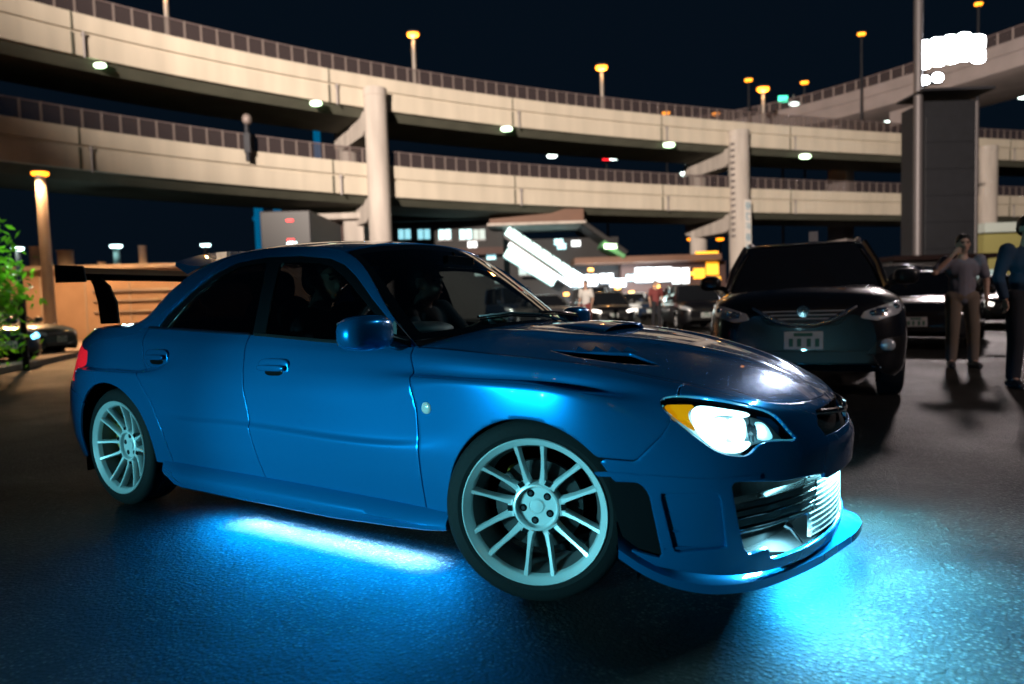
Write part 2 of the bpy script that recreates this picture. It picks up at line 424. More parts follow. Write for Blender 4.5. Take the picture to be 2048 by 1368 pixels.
for sd in ('R', 'L'):
    cutpanel('front_fender', np.minimum(d_front-G, -d_bump-G), paint, sd)
    doors['f', sd] = cutpanel('front_door', np.minimum(-d_front-G, d_mid-G), paint, sd)
    doors['r', sd] = cutpanel('rear_door', np.minimum(-d_mid-G, d_rear-G), paint, sd)
    cutpanel('quarter_panel', np.minimum(-d_rear-G, -r_seam-G), paint, sd)
cutpanel('front_bumper', d_bump-G, paint)
cutpanel('rear_bumper', r_seam-G, paint)

# dark inner structure behind shut lines, vents and arches
NS = normals(SV, SF.tolist()); cc = np.stack([x, np.zeros_like(x), np.full_like(x, .45)], 1)
if (NS*(SV-cc)).sum() < 0: NS = -NS
def inset(d, cond, name, m, parent=None, smooth=True):
    V, F = clip(SV-NS*d, SF, cond); return obj(name, V, F, m, parent or car, smooth)
s_in = np.minimum(s_arch, -s_lamp*.0015+.002); s_in = np.minimum(s_in, -s_mouth-.005); s_in = np.minimum(s_in, -s_pan*.0015)
inset(.022, s_in, 'inner_shell', black_matte)
for sd in (-1, 1):
    inset(.0215, np.minimum(s_vent*.0015+.003, y*sd), 'duct_mesh', black_matte)
    inset(.016, np.minimum(s_pan*.0015+.003, y*sd), 'bumper_recess_panel', paint)
    for zs in (.262, .315, .372):
        sl = [(.442, .802), (.50, .768), (.555, .735), (.598, .700)]
        bm_ = MB(); bm_.tube([(px_-.012, sd*(pw_-.004), zs) for px_, pw_ in sl], .005, 6); bm_.build('bumper_slat', paint, car, True)
    inset(.004, np.minimum(TAIL-.003, y*sd), 'tail_lamp', tail_red)
inset(.035, s_grill+.01, 'grille_backing', black_matte)
gb = MB()
for k in range(-7, 8):
    gb.box((.838-.55*abs(k*.042)**2*1.6, k*.042, .585), (.012, .005, .085))
gb.build('grille_bars', black_trim, car)
gw = MB()
arc = [(.872-1.05*a*a, a, .592+.08*abs(a)) for a in np.linspace(-.31, .31, 21)]
gw.tube(arc, .011, 8); gw.build('grille_wing', black_gloss, car, True)
gr = MB(); th = np.linspace(0, 2*PI, 25)[:-1]
gr.lathe([(0, .012), (.03, .010), (.036, .0)], 24, 'x', (.868, 0, .592)); gr.build('front_emblem', chrome, car, True)

# pressed ridge along the bumper
for sd in (-1, 1):
    rz_ = np.minimum(.0075-np.abs(z-(.486-.03*np.clip(x-.3, 0, .4))), np.minimum(x-.235, w-.655))
    inset(-.004, np.minimum(rz_, y*sd), 'bumper_ridge', paint)
housing_m = mat('lamp_housing', (.30, .36, .38), rough=.35, metal=.5)
# head lamps
PXS = proj(mirror_r(SV))
for sd in (-1, 1):
    lampo = empty('headlight'); lampo.parent = car
    hb = inset(.055, np.minimum(np.where(x > .25, s_lamp*.0015+.004, -1), y*sd), 'lamp_housing', housing_m, lampo)
    def lp(poly, d, name, m, k=4, grow=0.0):
        return inset(d, np.minimum(np.where(x > .25, (sdf_poly(PXS, smooth_poly(poly, k))+grow)*.0015, -1), y*sd), name, m, lampo)
    lp([(1330,807),(1360,803),(1394,805),(1382,818),(1380,828),(1386,845),(1399,864),(1385,858),(1352,834)], .018, 'amber_reflector', amber, 3)
    lp([(1388,818),(1402,801),(1440,802),(1480,808),(1512,819),(1500,826),(1470,822),(1440,824),(1428,835),(1430,860),(1445,876),(1480,884),(1515,882),(1512,892),(1490,905),(1455,903),(1425,888),(1400,862)], .030, 'reflector_bowl', lamp_white)
    lp([(1432,830),(1450,824),(1470,826),(1462,850),(1470,878),(1450,876),(1434,860)], .040, 'reflector_bowl', lamp_soft)
    lp([(1468,832),(1484,824),(1500,827),(1503,880),(1476,880),(1462,856)], .034, 'projector_lens', lamp_white)
    lp([(1524,838),(1540,840),(1557,862),(1559,874),(1530,876),(1526,860)], .030, 'high_beam_reflector', lamp_soft)
    for r_ in range(3):
        lp([(1506+r_*7,826+r_*4),(1509+r_*7,826+r_*4),(1516+r_*5,884-r_),(1512+r_*5,884-r_)], .026, 'lamp_divider', chrome, 2)
    V, F = clip(SV, SF, np.minimum(np.where(x > .25, s_lamp*.0015, -1), y*sd))
    panel('lamp_lens', V, F, lens, lampo, edge=.01)
    for (bu, bv, bdp, be) in ((1450, 852, .022, 1.6), (1535, 858, .026, .5)):
        j = np.argmin(np.hypot(PXS[:, 0]-bu, PXS[:, 1]-bv)+(x < .3)*1e5+(y > 0)*1e5); q_ = SV[j]-NS[j]*bdp
        l = bpy.data.lights.new('bulb', 'POINT'); l.energy = be; l.color = (.42, .90, 1.0); l.shadow_soft_size = .008
        o = bpy.data.objects.new('bulb', l); o.location = (q_[0], -sd*q_[1], q_[2]); link(o, lampo)
    # bright rim of the lens
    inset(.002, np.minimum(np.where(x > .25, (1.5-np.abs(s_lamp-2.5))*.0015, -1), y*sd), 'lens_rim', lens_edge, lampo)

# hood -----------------------------------------------------------------------------------------------
HE = np.array([(-.54,.728,.862),(-.25,.728,.840),(0,.722,.820),(.2,.709,.798),(.37,.682,.766),(.515,.634,.733),(.655,.534,.686),(.715,.46,.664)])
HC = np.array([(-.40,0,.928),(-.14,0,.908),(.08,0,.884),(.29,0,.850),(.47,0,.806),(.62,0,.756),(.735,0,.700),(.814,0,.651)])
def crossrow(E, C, n, power=2.0, shoulder=0.0):
    s = np.linspace(-1, 1, n)[None, :, None]; a = np.abs(s)
    P = np.zeros((len(E), n, 3))
    P[:, :, 0:1] = C[:, None, 0:1]+(E[:, None, 0:1]-C[:, None, 0:1])*a**2
    P[:, :, 1:2] = s*E[:, None, 1:2]
    P[:, :, 2:3] = C[:, None, 2:3]+(E[:, None, 2:3]-C[:, None, 2:3])*a**power
    return P
tt = np.linspace(0, 7, 130)
HEf, HCf = cubic(np.arange(8.), HE, tt), cubic(np.arange(8.), HC, tt)
HP = crossrow(HEf, HCf, 151, 2.4)
# raised hood ribs running to the nose, and the bulge below the scoop
hx, hy = HP[:, :, 0], np.abs(HP[:, :, 1])
rib = .30 + .16*np.clip((.1-hx)/.6, -1.2, 1)
HP[:, :, 2] += .014*np.exp(-((hy-.40*np.clip((.95-hx), .2, 1.0))/.05)**2)*np.clip((hx+.5)/.3, 0, 1)*np.clip((.80-hx)/.2, 0, 1)
HV = HP.reshape(-1, 3); HF = grid_faces(*HP.shape[:2])
HVENT = [(1098,700),(1180,702),(1262,706),(1324,732),(1240,727),(1150,714)]
s_hv = sdf_px(HV, HVENT)
V, F = clip(HV, HF, np.minimum(-s_hv*.0015, 1))
panel('hood', V, F, paint, car, centre=(0, 0, 0))
for sd in (-1, 1):
    V, F = clip(HV-np.array([0, 0, .03]), HF, np.minimum(s_hv*.0015+.006, HV[:, 1]*sd))
    obj('hood_vent', V, F, black_matte, car, True)
V, F = clip(HV-np.array([0, 0, .05]), HF, np.ones(len(HV)))
obj('hood_frame', V, F, black_matte, car, True)
# scoop on the hood
sc = []
for a in np.linspace(0, 1, 22):
    xx = -.34+.36*a; hgt = .040*math.sin(min(a*1.15, 1)*PI/2)**.8; row = []
    zc_ = float(np.interp(xx, HC[:, 0], HC[:, 2]))
    ww = .17+.10*a
    for b in np.linspace(-1, 1, 25):
        k = max(0, 1-abs(b)**4.5)
        row.append((xx+.02*(1-b*b)*a, b*ww, zc_-.012-.05*(b*ww)**2*2.0+hgt*k))
    sc.append(row)
sc = np.array(sc)
scoop = obj('hood_scoop', sc.reshape(-1, 3), grid_faces(22, 25), paint, car, True)
fr = sc[-1]; inn = fr.copy(); inn[:, 0] -= .012; inn[:, 1] *= .93; inn[:, 2] -= .009
base = inn.copy(); base[:, 2] = np.minimum(inn[:, 2], fr[0, 2]-.004)
nn = len(fr)
obj('scoop_lip', np.concatenate([fr, inn]), [(i, i+1, nn+i+1, nn+i) for i in range(nn-1)], paint, scoop, True)
bk = inn.copy(); bk[:, 0] -= .05
obj('scoop_mouth', np.concatenate([bk, base-np.array([.05, 0, 0])]), [(i, i+1, nn+i+1, nn+i) for i in range(nn-1)], black_matte, scoop)
# row of small pointed tabs along each hood vent, washer nozzle
for sd in (-1, 1):
    for k in range(4):
        u0 = 1150+k*32
        p0 = []
        for (uu, vv) in ((u0, 703), (u0+30, 705), (u0+10, 698)):
            j = np.argmin(np.hypot(*(proj(HV)-np.array([uu, vv])).T) + (HV[:, 1] > -.1)*1e4); p0.append(HV[j].copy())
        p0 = np.array(p0); p0[2, 2] += .009; p0[:2, 2] += .001
        p0[:, 1] *= -sd
        q = p0 + np.array([0, .003, 0])
        obj('vent_tab', np.concatenate([p0, q]), [(0, 1, 2), (5, 4, 3), (0, 3, 4, 1), (1, 4, 5, 2), (2, 5, 3, 0)], paint, car)

# greenhouse ---------------------------------------------------------------------------------------
RAIL = np.array([(-.535,.735,.862),(-.62,.715,.925),(-.674,.70,.966),(-.826,.645,1.112),(-.966,.593,1.226),(-1.053,.578,1.268),(-1.212,.570,1.297),(-1.40,.568,1.312),(-1.56,.569,1.317),(-1.806,.575,1.303),(-2.003,.583,1.268),(-2.208,.60,1.195),(-2.349,.625,1.108),(-2.47,.668,1.0),(-2.56,.70,.962)])
BX = np.array([-.535,-.58,-.62,-.72,-.83,-.92,-1.1,-1.32,-1.5,-1.8,-2.02,-2.2,-2.35,-2.47,-2.56])
L8 = NET[:, 8]; o8 = np.argsort(L8[:, 0]); 
def belt(xq): return np.stack([xq, np.interp(xq, L8[o8, 0], L8[o8, 1])-.006, np.interp(xq, L8[o8, 0], L8[o8, 2])-.004], -1)
tr = np.concatenate([[0], np.cumsum(np.linalg.norm(np.diff(RAIL, axis=0), axis=1))]); tq = np.linspace(0, tr[-1], 170)
rail_f = cubic(tr, RAIL, tq); belt_f = belt(cubic(tr, BX[:, None], tq)[:, 0])
vv = np.linspace(0, 1, 44)[None, :, None]
GP = belt_f[:, None]*(1-vv)+rail_f[:, None]*vv
hgt = np.linalg.norm(rail_f-belt_f, axis=1)[:, None]
GP[:, :, 1] += (.05*hgt*(4*vv*(1-vv))[:, :, 0])
GP[:, :, 1] *= -1
GV = GP.reshape(-1, 3); GF = grid_faces(*GP.shape[:2]); gpx = proj(GV)
DLO = [(312,660),(336,626),(375,588),(425,549),(470,525),(530,513),(600,510),(660,515),(690,528),(712,550),(745,596),(800,664),(828,700),(828,760),(300,720)]
GLR = [(332,657),(352,632),(388,592),(430,558),(472,534),(505,526),(533,523),(503,670),(502,740),(320,720)]
GLF = [(527,676),(540,600),(556,533),(563,524),(600,522),(640,524),(662,531),(688,552),(730,604),(792,680),(800,740),(520,740)]
s_d, s_r_, s_f_ = sdf_poly(gpx, DLO), sdf_poly(gpx, GLR), sdf_poly(gpx, GLF)
def mir(V): W = np.array(V, float); W[:, 1] *= -1; return W
NG = normals(GV, GF.tolist()); NG = NG if (NG[:, 1]).sum() < 0 else -NG
for sd in (-1, 1):
    fx = (lambda A: A) if sd < 0 else mir
    V, F = clip(GV, GF, -s_d*.002); panel('side_frame', fx(V), F, paint, car, centre=(V[:, 0].mean(), 0, .9))
    V, F = clip(GV-NG*.005, GF, np.minimum(s_d*.002+.002, np.minimum(-s_r_, -s_f_)*.002)); panel('window_trim', fx(V), F, black_gloss, car, centre=(V[:, 0].mean(), 0, .9))
    V, F = clip(GV-NG*.012, GF, s_f_*.002+.004); obj('door_glass', fx(V), F, glass_side, doors['f', 'R' if sd < 0 else 'L'], True)
    V, F = clip(GV-NG*.012, GF, s_r_*.002+.004); obj('door_glass', fx(V), F, glass_dark, doors['r', 'R' if sd < 0 else 'L'], True)
    # belt moulding and the bright strip under the rear glass
    bm = MB(); bl = [(q[0], sd*(q[1]+.004), q[2]+.008) for q in belt(np.linspace(-.60, -1.46, 30))]; bm.tube(bl, .008, 6); bm.build('belt_moulding', black_trim, car, True)
    bm = MB(); bl = [(q[0], sd*(q[1]+.004), q[2]+.008) for q in belt(np.linspace(-1.5, -2.30, 24))]; bm.tube(bl, .008, 6); bm.build('belt_moulding', chrome, car, True)
    # B-pillar strip
    # roof
ri = np.array([i for i in range(len(RAIL)) if -2.25 <= RAIL[i, 0] <= -1.04])
RE = RAIL[ri].copy(); RE[:, 2] += .004
RC = np.stack([RE[:, 0], np.zeros(len(RE)), np.interp(-RE[:, 0], [1.05,1.22,1.4,1.58,1.8,2.0,2.21], [1.334,1.356,1.370,1.377,1.375,1.360,1.325])], 1)
RC[:, 0] += .05*np.linspace(1, 0, len(RC))
tq2 = np.linspace(0, 1, 70); tk2 = (RE[:, 0]-RE[0, 0])/(RE[-1, 0]-RE[0, 0])
RP = crossrow(cubic(tk2, RE, tq2), cubic(tk2, RC, tq2), 81, 2.6)
panel('roof', RP.reshape(-1, 3), grid_faces(70, 81).tolist(), paint, car, centre=(-1.6, 0, .5))
# windscreen
WE = np.array([(-.60,.69,.885),(-.70,.672,.985),(-.82,.632,1.10),(-.95,.588,1.21),(-1.045,.562,1.272)])
WC = np.array([(-.37,0,.915),(-.54,0,1.035),(-.71,0,1.15),(-.87,0,1.25),(-1.0,0,1.331)])
tw = np.linspace(0, 4, 60); WP = crossrow(cubic(np.arange(5.), WE, tw), cubic(np.arange(5.), WC, tw), 81, 2.2)
WV = WP.reshape(-1, 3); WF = grid_faces(60, 81)
s_w = np.minimum(np.repeat(tw, 81)*.2-.04, (4-np.repeat(tw, 81))*.2-.07); s_w = np.minimum(s_w, (1-np.tile(np.abs(np.linspace(-1, 1, 81)), 60))*.6-.035)
V, F = clip(WV, WF, s_w); wsc = obj('windscreen', V, F, glass_clear, car, True)
V, F = clip(WV-np.array([0, 0, .002]), WF, -s_w+.004); obj('windscreen_border', V, F, black_gloss, wsc, True)
# rear window and trunk
QE = np.array([(-2.21,.592,1.196),(-2.349,.617,1.108),(-2.47,.66,1.0),(-2.56,.69,.965)]); QC = np.array([(-2.235,0,1.318),(-2.42,0,1.20),(-2.58,0,1.08),(-2.70,0,.985)])
tw2 = np.linspace(0, 3, 40); QP = crossrow(cubic(np.arange(4.), QE, tw2), cubic(np.arange(4.), QC, tw2), 61, 2.4)
obj('rear_window', QP.reshape(-1, 3), grid_faces(40, 61), glass_dark, car, True)
TE = np.array([(-2.56,.70,.958),(-2.80,.716,.956),(-2.93,.688,.953),(-3.09,.594,.950)]); TC = np.array([(-2.69,0,.985),(-2.9,0,.992),(-3.08,0,.985),(-3.205,0,.958)])
TP = crossrow(cubic(np.arange(4.), TE, tw2), cubic(np.arange(4.), TC, tw2), 61, 2.4)
panel('trunk_lid', TP.reshape(-1, 3), grid_faces(40, 61).tolist(), paint, car, centre=(-2.9, 0, .3))
# small spoiler lip at the rear edge of the roof
rs = []
for b in np.linspace(-1, 1, 41):
    e = np.interp(abs(b), [0, 1], [0, 1]); xx = -2.17-.02*(1-b*b); yy = b*.585; z0 = 1.318-.085*abs(b)**2.6
    rs.append([(xx+.10, yy, z0+.012+.018), (xx, yy, z0+.035+.005), (xx-.13, yy*.99, z0+.066), (xx-.135, yy*.99, z0+.045), (xx-.02, yy, z0-.005)])
obj('roof_spoiler', np.array([r0+[r0[0]] for r0 in rs]).reshape(-1, 3), grid_faces(41, 6).tolist()+[(0, 1, 2, 3, 4), (244, 243, 242, 241, 240)], paint, car, True, 25)
# cowl and wipers
cw = crossrow(np.array([(-.50,.70,.858),(-.62,.69,.872)]), np.array([(-.36,0,.912),(-.46,0,.925)]), 41, 2.2)
obj('cowl', cw.reshape(-1, 3), grid_faces(2, 41), black_trim, car, True)
def wiper(pts, name):
    b = MB(); b.tube(pts, .007, 6)
    o = b.build(name, black_gloss, car, True)
    bl = MB(); bl.tube([(p[0]+.012, p[1], p[2]-.012) for p in pts[1:]], .0045, 4); bl.build('wiper_blade', black_matte, o)
wiper([(-.40,.28,.925),(-.46,.10,.962),(-.50,-.10,.975),(-.53,-.32,.965)], 'wiper_arm')
wiper([(-.47,.62,.905),(-.44,.50,.952),(-.45,.32,.968),(-.46,.12,.975)], 'wiper_arm')

# side skirts, lip, undertray --------------------------------------------------------------------------
for sd in (-1, 1):
    rows = []
    for xx in np.linspace(-2.10, -.338, 60):
        k = np.interp(xx, [-2.10, -1.95, -.55, -.372], [0, 1, 1, .75]); zt = np.interp(xx, [-2.1, -.4], [.285, .275])
        zb = np.interp(xx, [-2.10, -1.9, -.9, -.42, -.338], [.225, .188, .185, .205, .216])
        rows.append([(xx, sd*.815, zt+.012), (xx, sd*(.832+.012*k), zt), (xx, sd*(.838+.030*k), zt-.028), (xx, sd*(.84+.036*k), zt-.045),
                     (xx, sd*(.836+.030*k), zb+.018), (xx, sd*(.836+.038*k), zb+.006), (xx, sd*(.833+.034*k), zb), (xx, sd*.70, zb)])
    rows = np.array(rows)
    obj('side_skirt', rows.reshape(-1, 3), grid_faces(60, 8).tolist()+[tuple(59*8+q for q in range(8)), tuple(range(7, -1, -1))], paint, car, True, 50)
lipc = np.array([(.300,.838,.255),(.37,.806,.206),(.46,.758,.165),(.55,.690,.145),(.625,.595,.140),(.70,.46,.140),(.765,.31,.142),(.805,.19,.146),(.850,.08,.160),(.862,0,.165)])
lipt = np.linspace(0, 9, 60); lr = pchip(np.arange(10.), lipc, lipt)
lip_full = np.concatenate([lr*np.array([1, -1, 1]), lr[::-1][1:]])
tang = np.gradient(lip_full, axis=0); nrm = np.stack([tang[:, 1], -tang[:, 0], 0*tang[:, 0]], 1); nrm /= np.linalg.norm(nrm, axis=1, keepdims=True)
nrm *= np.sign((nrm*(lip_full-np.array([-.5, 0, .142]))).sum(1))[:, None]
out_ = np.interp(np.abs(lip_full[:, 1]), [0, .3, .6, .80, .86], [.068, .062, .055, .024, .006])
sec = [(-.10, .05, 0), (-.02, .035, 0), (0, .0, 1), (0, -.004, 1.0), (0, -.028, 1.0), (-.012, -.034, 1), (-.25, -.036, 0)]
lp_rows = []
for dn, dz, kk in sec:
    lp_rows.append(lip_full+nrm*(dn+out_*kk)[:, None]+np.array([0, 0, dz]))
LPR = np.stack(lp_rows, 1)
obj('front_lip', LPR.reshape(-1, 3), grid_faces(*LPR.shape[:2]), paint, car, True, 40)
um = MB(); um.prism([(.74,-.5),(.80,-.36),(.86,0),(.80,.36),(.74,.5),(.35,.70),(-.35,.66),(-2.1,.66),(-3.1,.6),(-3.1,-.6),(-2.1,-.66),(-.35,-.66),(.35,-.70)], .15, .20)
um.build('undertray', black_matte, car)
# mouth: cooler core, LED bar over the lip, number plate holder
ic = MB()
for k in range(30): ic.box((.850-.55*(k*.0235-.34)**2, k*.0235-.34, .302), (.012, .0045, .20))
for k in range(11): ic.tube([(.855-.55*q*q, q, .208+k*.019) for q in np.linspace(-.35, .35, 9)], .003, 4)
ic.build('intercooler', mesh_metal, car)
qs = np.linspace(-.66, .66, 13); iv = [(.735-.42*q*q, q, zq) for q in qs for zq in (.17, .43)]
obj('cooler_backing', iv, [(2*i, 2*i+2, 2*i+3, 2*i+1) for i in range(12)], black_matte, car)
tray = MB()
tray.prism([(.60,-.60),(.68,-.52),(.775,-.36),(.835,-.16),(.86,0),(.835,.16),(.775,.36),(.68,.52),(.60,.60),(.5,0)], .188, .194); tray.build('splitter_tray', mat('tray_grey', (.42, .43, .45), rough=.3, metal=.4), car)
for sd in (-1, 1):
    rod = MB(); rod.tube([(.735, sd*.42, .255), (.775, sd*.40, .19)], .006, 8); rod.tube([(.72, sd*.43, .265), (.74, sd*.42, .252)], .011, 8); rod.build('lip_support_rod', chrome, car, True)
    bb = MB()
    q0 = np.array([(.600, .690), (.685, .565), (.770, .405), (.800, .31)])
    v = []
    for (a_, b_) in q0:
        for dz, dx in ((.275, -.020), (.290, 0), (.388, .006), (.398, -.02), (.275, -.05)): v.append((a_+dx, sd*(b_+dx*.6), dz))
    bb.add(v, [(i*5+j, i*5+(j+1) % 5, i*5+5+(j+1) % 5, i*5+5+j) for i in range(3) for j in range(5)] + [(0, 1, 2, 3, 4), (19, 18, 17, 16, 15)])
    bb.build('bumper_beam', mat('beam_black%d' % sd, (.012, .016, .018), rough=.25, coat=.6), car, bevel=.003)
    for zb_ in (.305, .34, .365):
        rb_ = MB(); rb_.tube([(q_[0]+.004, sd*(q_[1]+.004), zb_) for q_ in q0], .003, 5); rb_.build('beam_rib', black_gloss, car, True)
lb = MB(); lb.tube([(.79-.40*q*q, q, .432) for q in np.linspace(-.5, .5, 13)], .006, 6); lb.build('led_bar', led_cyan, car)

# mirrors, handles, markers ------------------------------------------------------------------------------
def superell(c, r, e=2.8, n=28, m=18, taper=None):
    V = []; F = []
    for i in range(m+1):
        a = -PI/2+PI*i/m
        for j in range(n):
            b = 2*PI*j/n
            f = lambda q, ex: math.copysign(abs(q)**(2/ex), q)
            p = [f(math.cos(a), e)*f(math.cos(b), e), f(math.cos(a), e)*f(math.sin(b), e), f(math.sin(a), e)]
            if taper: p = taper(p)
            V.append((c[0]+r[0]*p[0], c[1]+r[1]*p[1], c[2]+r[2]*p[2]))
    for i in range(m):
        for j in range(n): F.append((i*n+j, i*n+(j+1) % n, (i+1)*n+(j+1) % n, (i+1)*n+j))
    return V, F
for sd in (-1, 1):
    tp = lambda p: [p[0]*(1-.22*abs(p[1])), p[1], p[2]*(1-.10*(p[1]*-sd < 0)*abs(p[1]))]
    V, F = superell((-.63, sd*.915, .925), (.075, .118, .066), 3.2, 32, 20, tp)
    mo = obj('wing_mirror', V, F, paint, car, True)
    b = MB(); b.box((-.697, sd*.915, .925), (.008, .15, .085)); b.build('mirror_glass', chrome, mo, bevel=.003)
    b = MB(); b.tube([(-.62, sd*.82, .90), (-.605, sd*.76, .878), (-.60, sd*.735, .872)], [.026, .030, .035], 12); b.build('mirror_arm', black_gloss, mo, True)
    b = MB(); b.prism([(-.555,.873),(-.70,.868),(-.70,.90),(-.655,.965)], sd*.728, sd*.722, 'xz'); b.build('mirror_sail', black_trim, mo)
    for key, hx_, hz_ in (('f', -1.265, .772), ('r', -2.145, .805)):
        dw = float(np.interp(hz_, [.74, .80, .86], [.824, .808, .786]))
        th_ = np.linspace(0, 2*PI, 24, endpoint=False)
        V, F = superell((hx_, sd*(dw-.004), hz_-.004), (.098, .010, .046), 4, 32, 12)
        hd = obj('handle_recess', V, F, paint, doors[key, 'R' if sd < 0 else 'L'], True)
        V, F = superell((hx_+.006, sd*(dw+.002), hz_-.012), (.060, .0075, .024), 3, 24, 10); obj('handle_pocket', V, F, black_gloss, hd, True)
        V, F = superell((hx_, sd*(dw+.018), hz_+.002), (.085, .008, .013), 4, 28, 10); obj('handle_grip', V, F, paint, hd, True)
    V, F = superell((-.413, sd*.852, .652), (.022, .009, .022), 2.2, 20, 10); obj('side_marker', V, F, mat('marker_lens'+str(sd), (.55, .45, .42), rough=.1, coat=1), car, True)

# wheel arch liners and floor ------------------------------------------------------------------------------
for sd in (-1, 1):
    for xc, R in ((0, .345), (-2.53, .372)):
        b = MB(); n = 28
        v = []
        for k in range(n+1):
            a = PI*k/n - .0
            for yy in (sd*.50, sd*.80): v.append((xc+R*math.cos(a), yy, .312+R*math.sin(a)))
        v += [(xc+R, sd*.5, .15), (xc+R, sd*.80, .15), (xc-R, sd*.5, .15), (xc-R, sd*.80, .15)]
        f = [(2*k, 2*k+2, 2*k+3, 2*k+1) for k in range(n)] + [(0, 1, 2*n+3, 2*n+2), (2*n, 2*n+4, 2*n+5, 2*n+1)]
        f += [tuple([2*k for k in range(n+1)] + [2*n+4, 2*n+2])]
        b.add(v, f); b.build('arch_liner', black_matte, car)

# rear wing -------------------------------------------------------------------------------------------------
wg = MB(); prof = []
for k in range(24):
    a = 2*PI*k/24; cx = math.cos(a)*.15; th2 = .024*math.sin(a)*(1.1-cx*2.2)
    prof.append((cx, th2-.17*cx+.028*(cx/.15)**2))
wg.prism([(-3.22+a, 1.27+b) for a, b in prof], -.66, .66, 'xz')
wing = wg.build('rear_wing', carbon, car, True, 60)
for sd in (-1, 1):
    b = MB(); b.prism([(-3.40,1.235),(-3.40,1.345),(-3.07,1.32),(-3.05,1.225)], sd*.66, sd*.672, 'xz'); b.build('wing_end_plate', carbon, wing, bevel=.004)
    b = MB(); b.prism([(-3.22,1.265),(-3.11,1.265),(-3.0,1.20),(-2.935,1.10),(-2.925,.975),(-3.12,.975),(-3.135,1.10),(-3.17,1.2)], sd*.555, sd*.567, 'xz'); b.build('wing_mount', carbon, wing)

# cabin -----------------------------------------------------------------------------------------------------
b = MB(); b.box((-1.45, 0, .28), (2.1, 1.40, .06)); b.build('cabin_floor', black_matte, car)
b = MB()
dp = [(-.50,.855),(-.66,.90),(-.78,.905),(-.90,.87),(-.92,.78),(-.88,.60),(-.60,.50)]
b.prism(dp, -.66, .66, 'xz'); b.build('dashboard', dash_mat, car, bevel=.02)
V, F = superell((-.83, -.34, .905), (.12, .17, .045), 2.5, 24, 12); obj('instrument_hood', V, F, dash_mat, car, True)
for sd in (-1, 1):
    st = empty('seat'); st.parent = car
    V, F = superell((-1.32, sd*.36, .46), (.27, .25, .09), 3.5, 24, 12); obj('cushion', V, F, seat_cloth, st, True)
    R = Matrix.Rotation(math.radians(-18), 3, 'Y')
    V, F = superell((0, 0, 0), (.07, .25, .36), 3.2, 24, 14); V = [tuple(R @ Vector(p)+Vector((-1.66, sd*.36, .76))) for p in V]; obj('backrest', V, F, seat_cloth, st, True)
    V, F = superell((-1.80, sd*.36, 1.15), (.05, .13, .085), 3, 20, 12); obj('head_rest', V, F, seat_cloth, st, True)
b = MB(); b.box((-2.25, 0, .62), (.18, 1.3, .60), Matrix.Rotation(-.3, 3, 'Y')); b.build('rear_bench', seat_cloth, car, bevel=.04)
b = MB()
ct, sn = math.cos(math.radians(24)), math.sin(math.radians(24))
ringp = [(-1.0+.185*math.sin(a)*-sn*1.0, -.36+.185*math.cos(a), .86+.185*math.sin(a)*ct) for a in np.linspace(0, 2*PI, 37)]
b.tube(ringp, .016, 8, False); b.tube([(-1.0, -.36, .86), (-.90, -.36, .82)], .03, 10)
for a in (0, PI, -PI/2): b.tube([(-.985, -.36, .855), (-1.0+.185*math.sin(a)*-sn, -.36+.185*math.cos(a), .86+.185*math.sin(a)*ct)], .012, 6)
b.build('steering_wheel', black_trim, car, True)
b = MB(); b.box((-.86, .02, 1.235), (.03, .23, .06)); b.tube([(-.86, .02, 1.235), (-.90, .02, 1.29)], .008, 6); b.build('rear_view_mirror', black_gloss, car, bevel=.01)

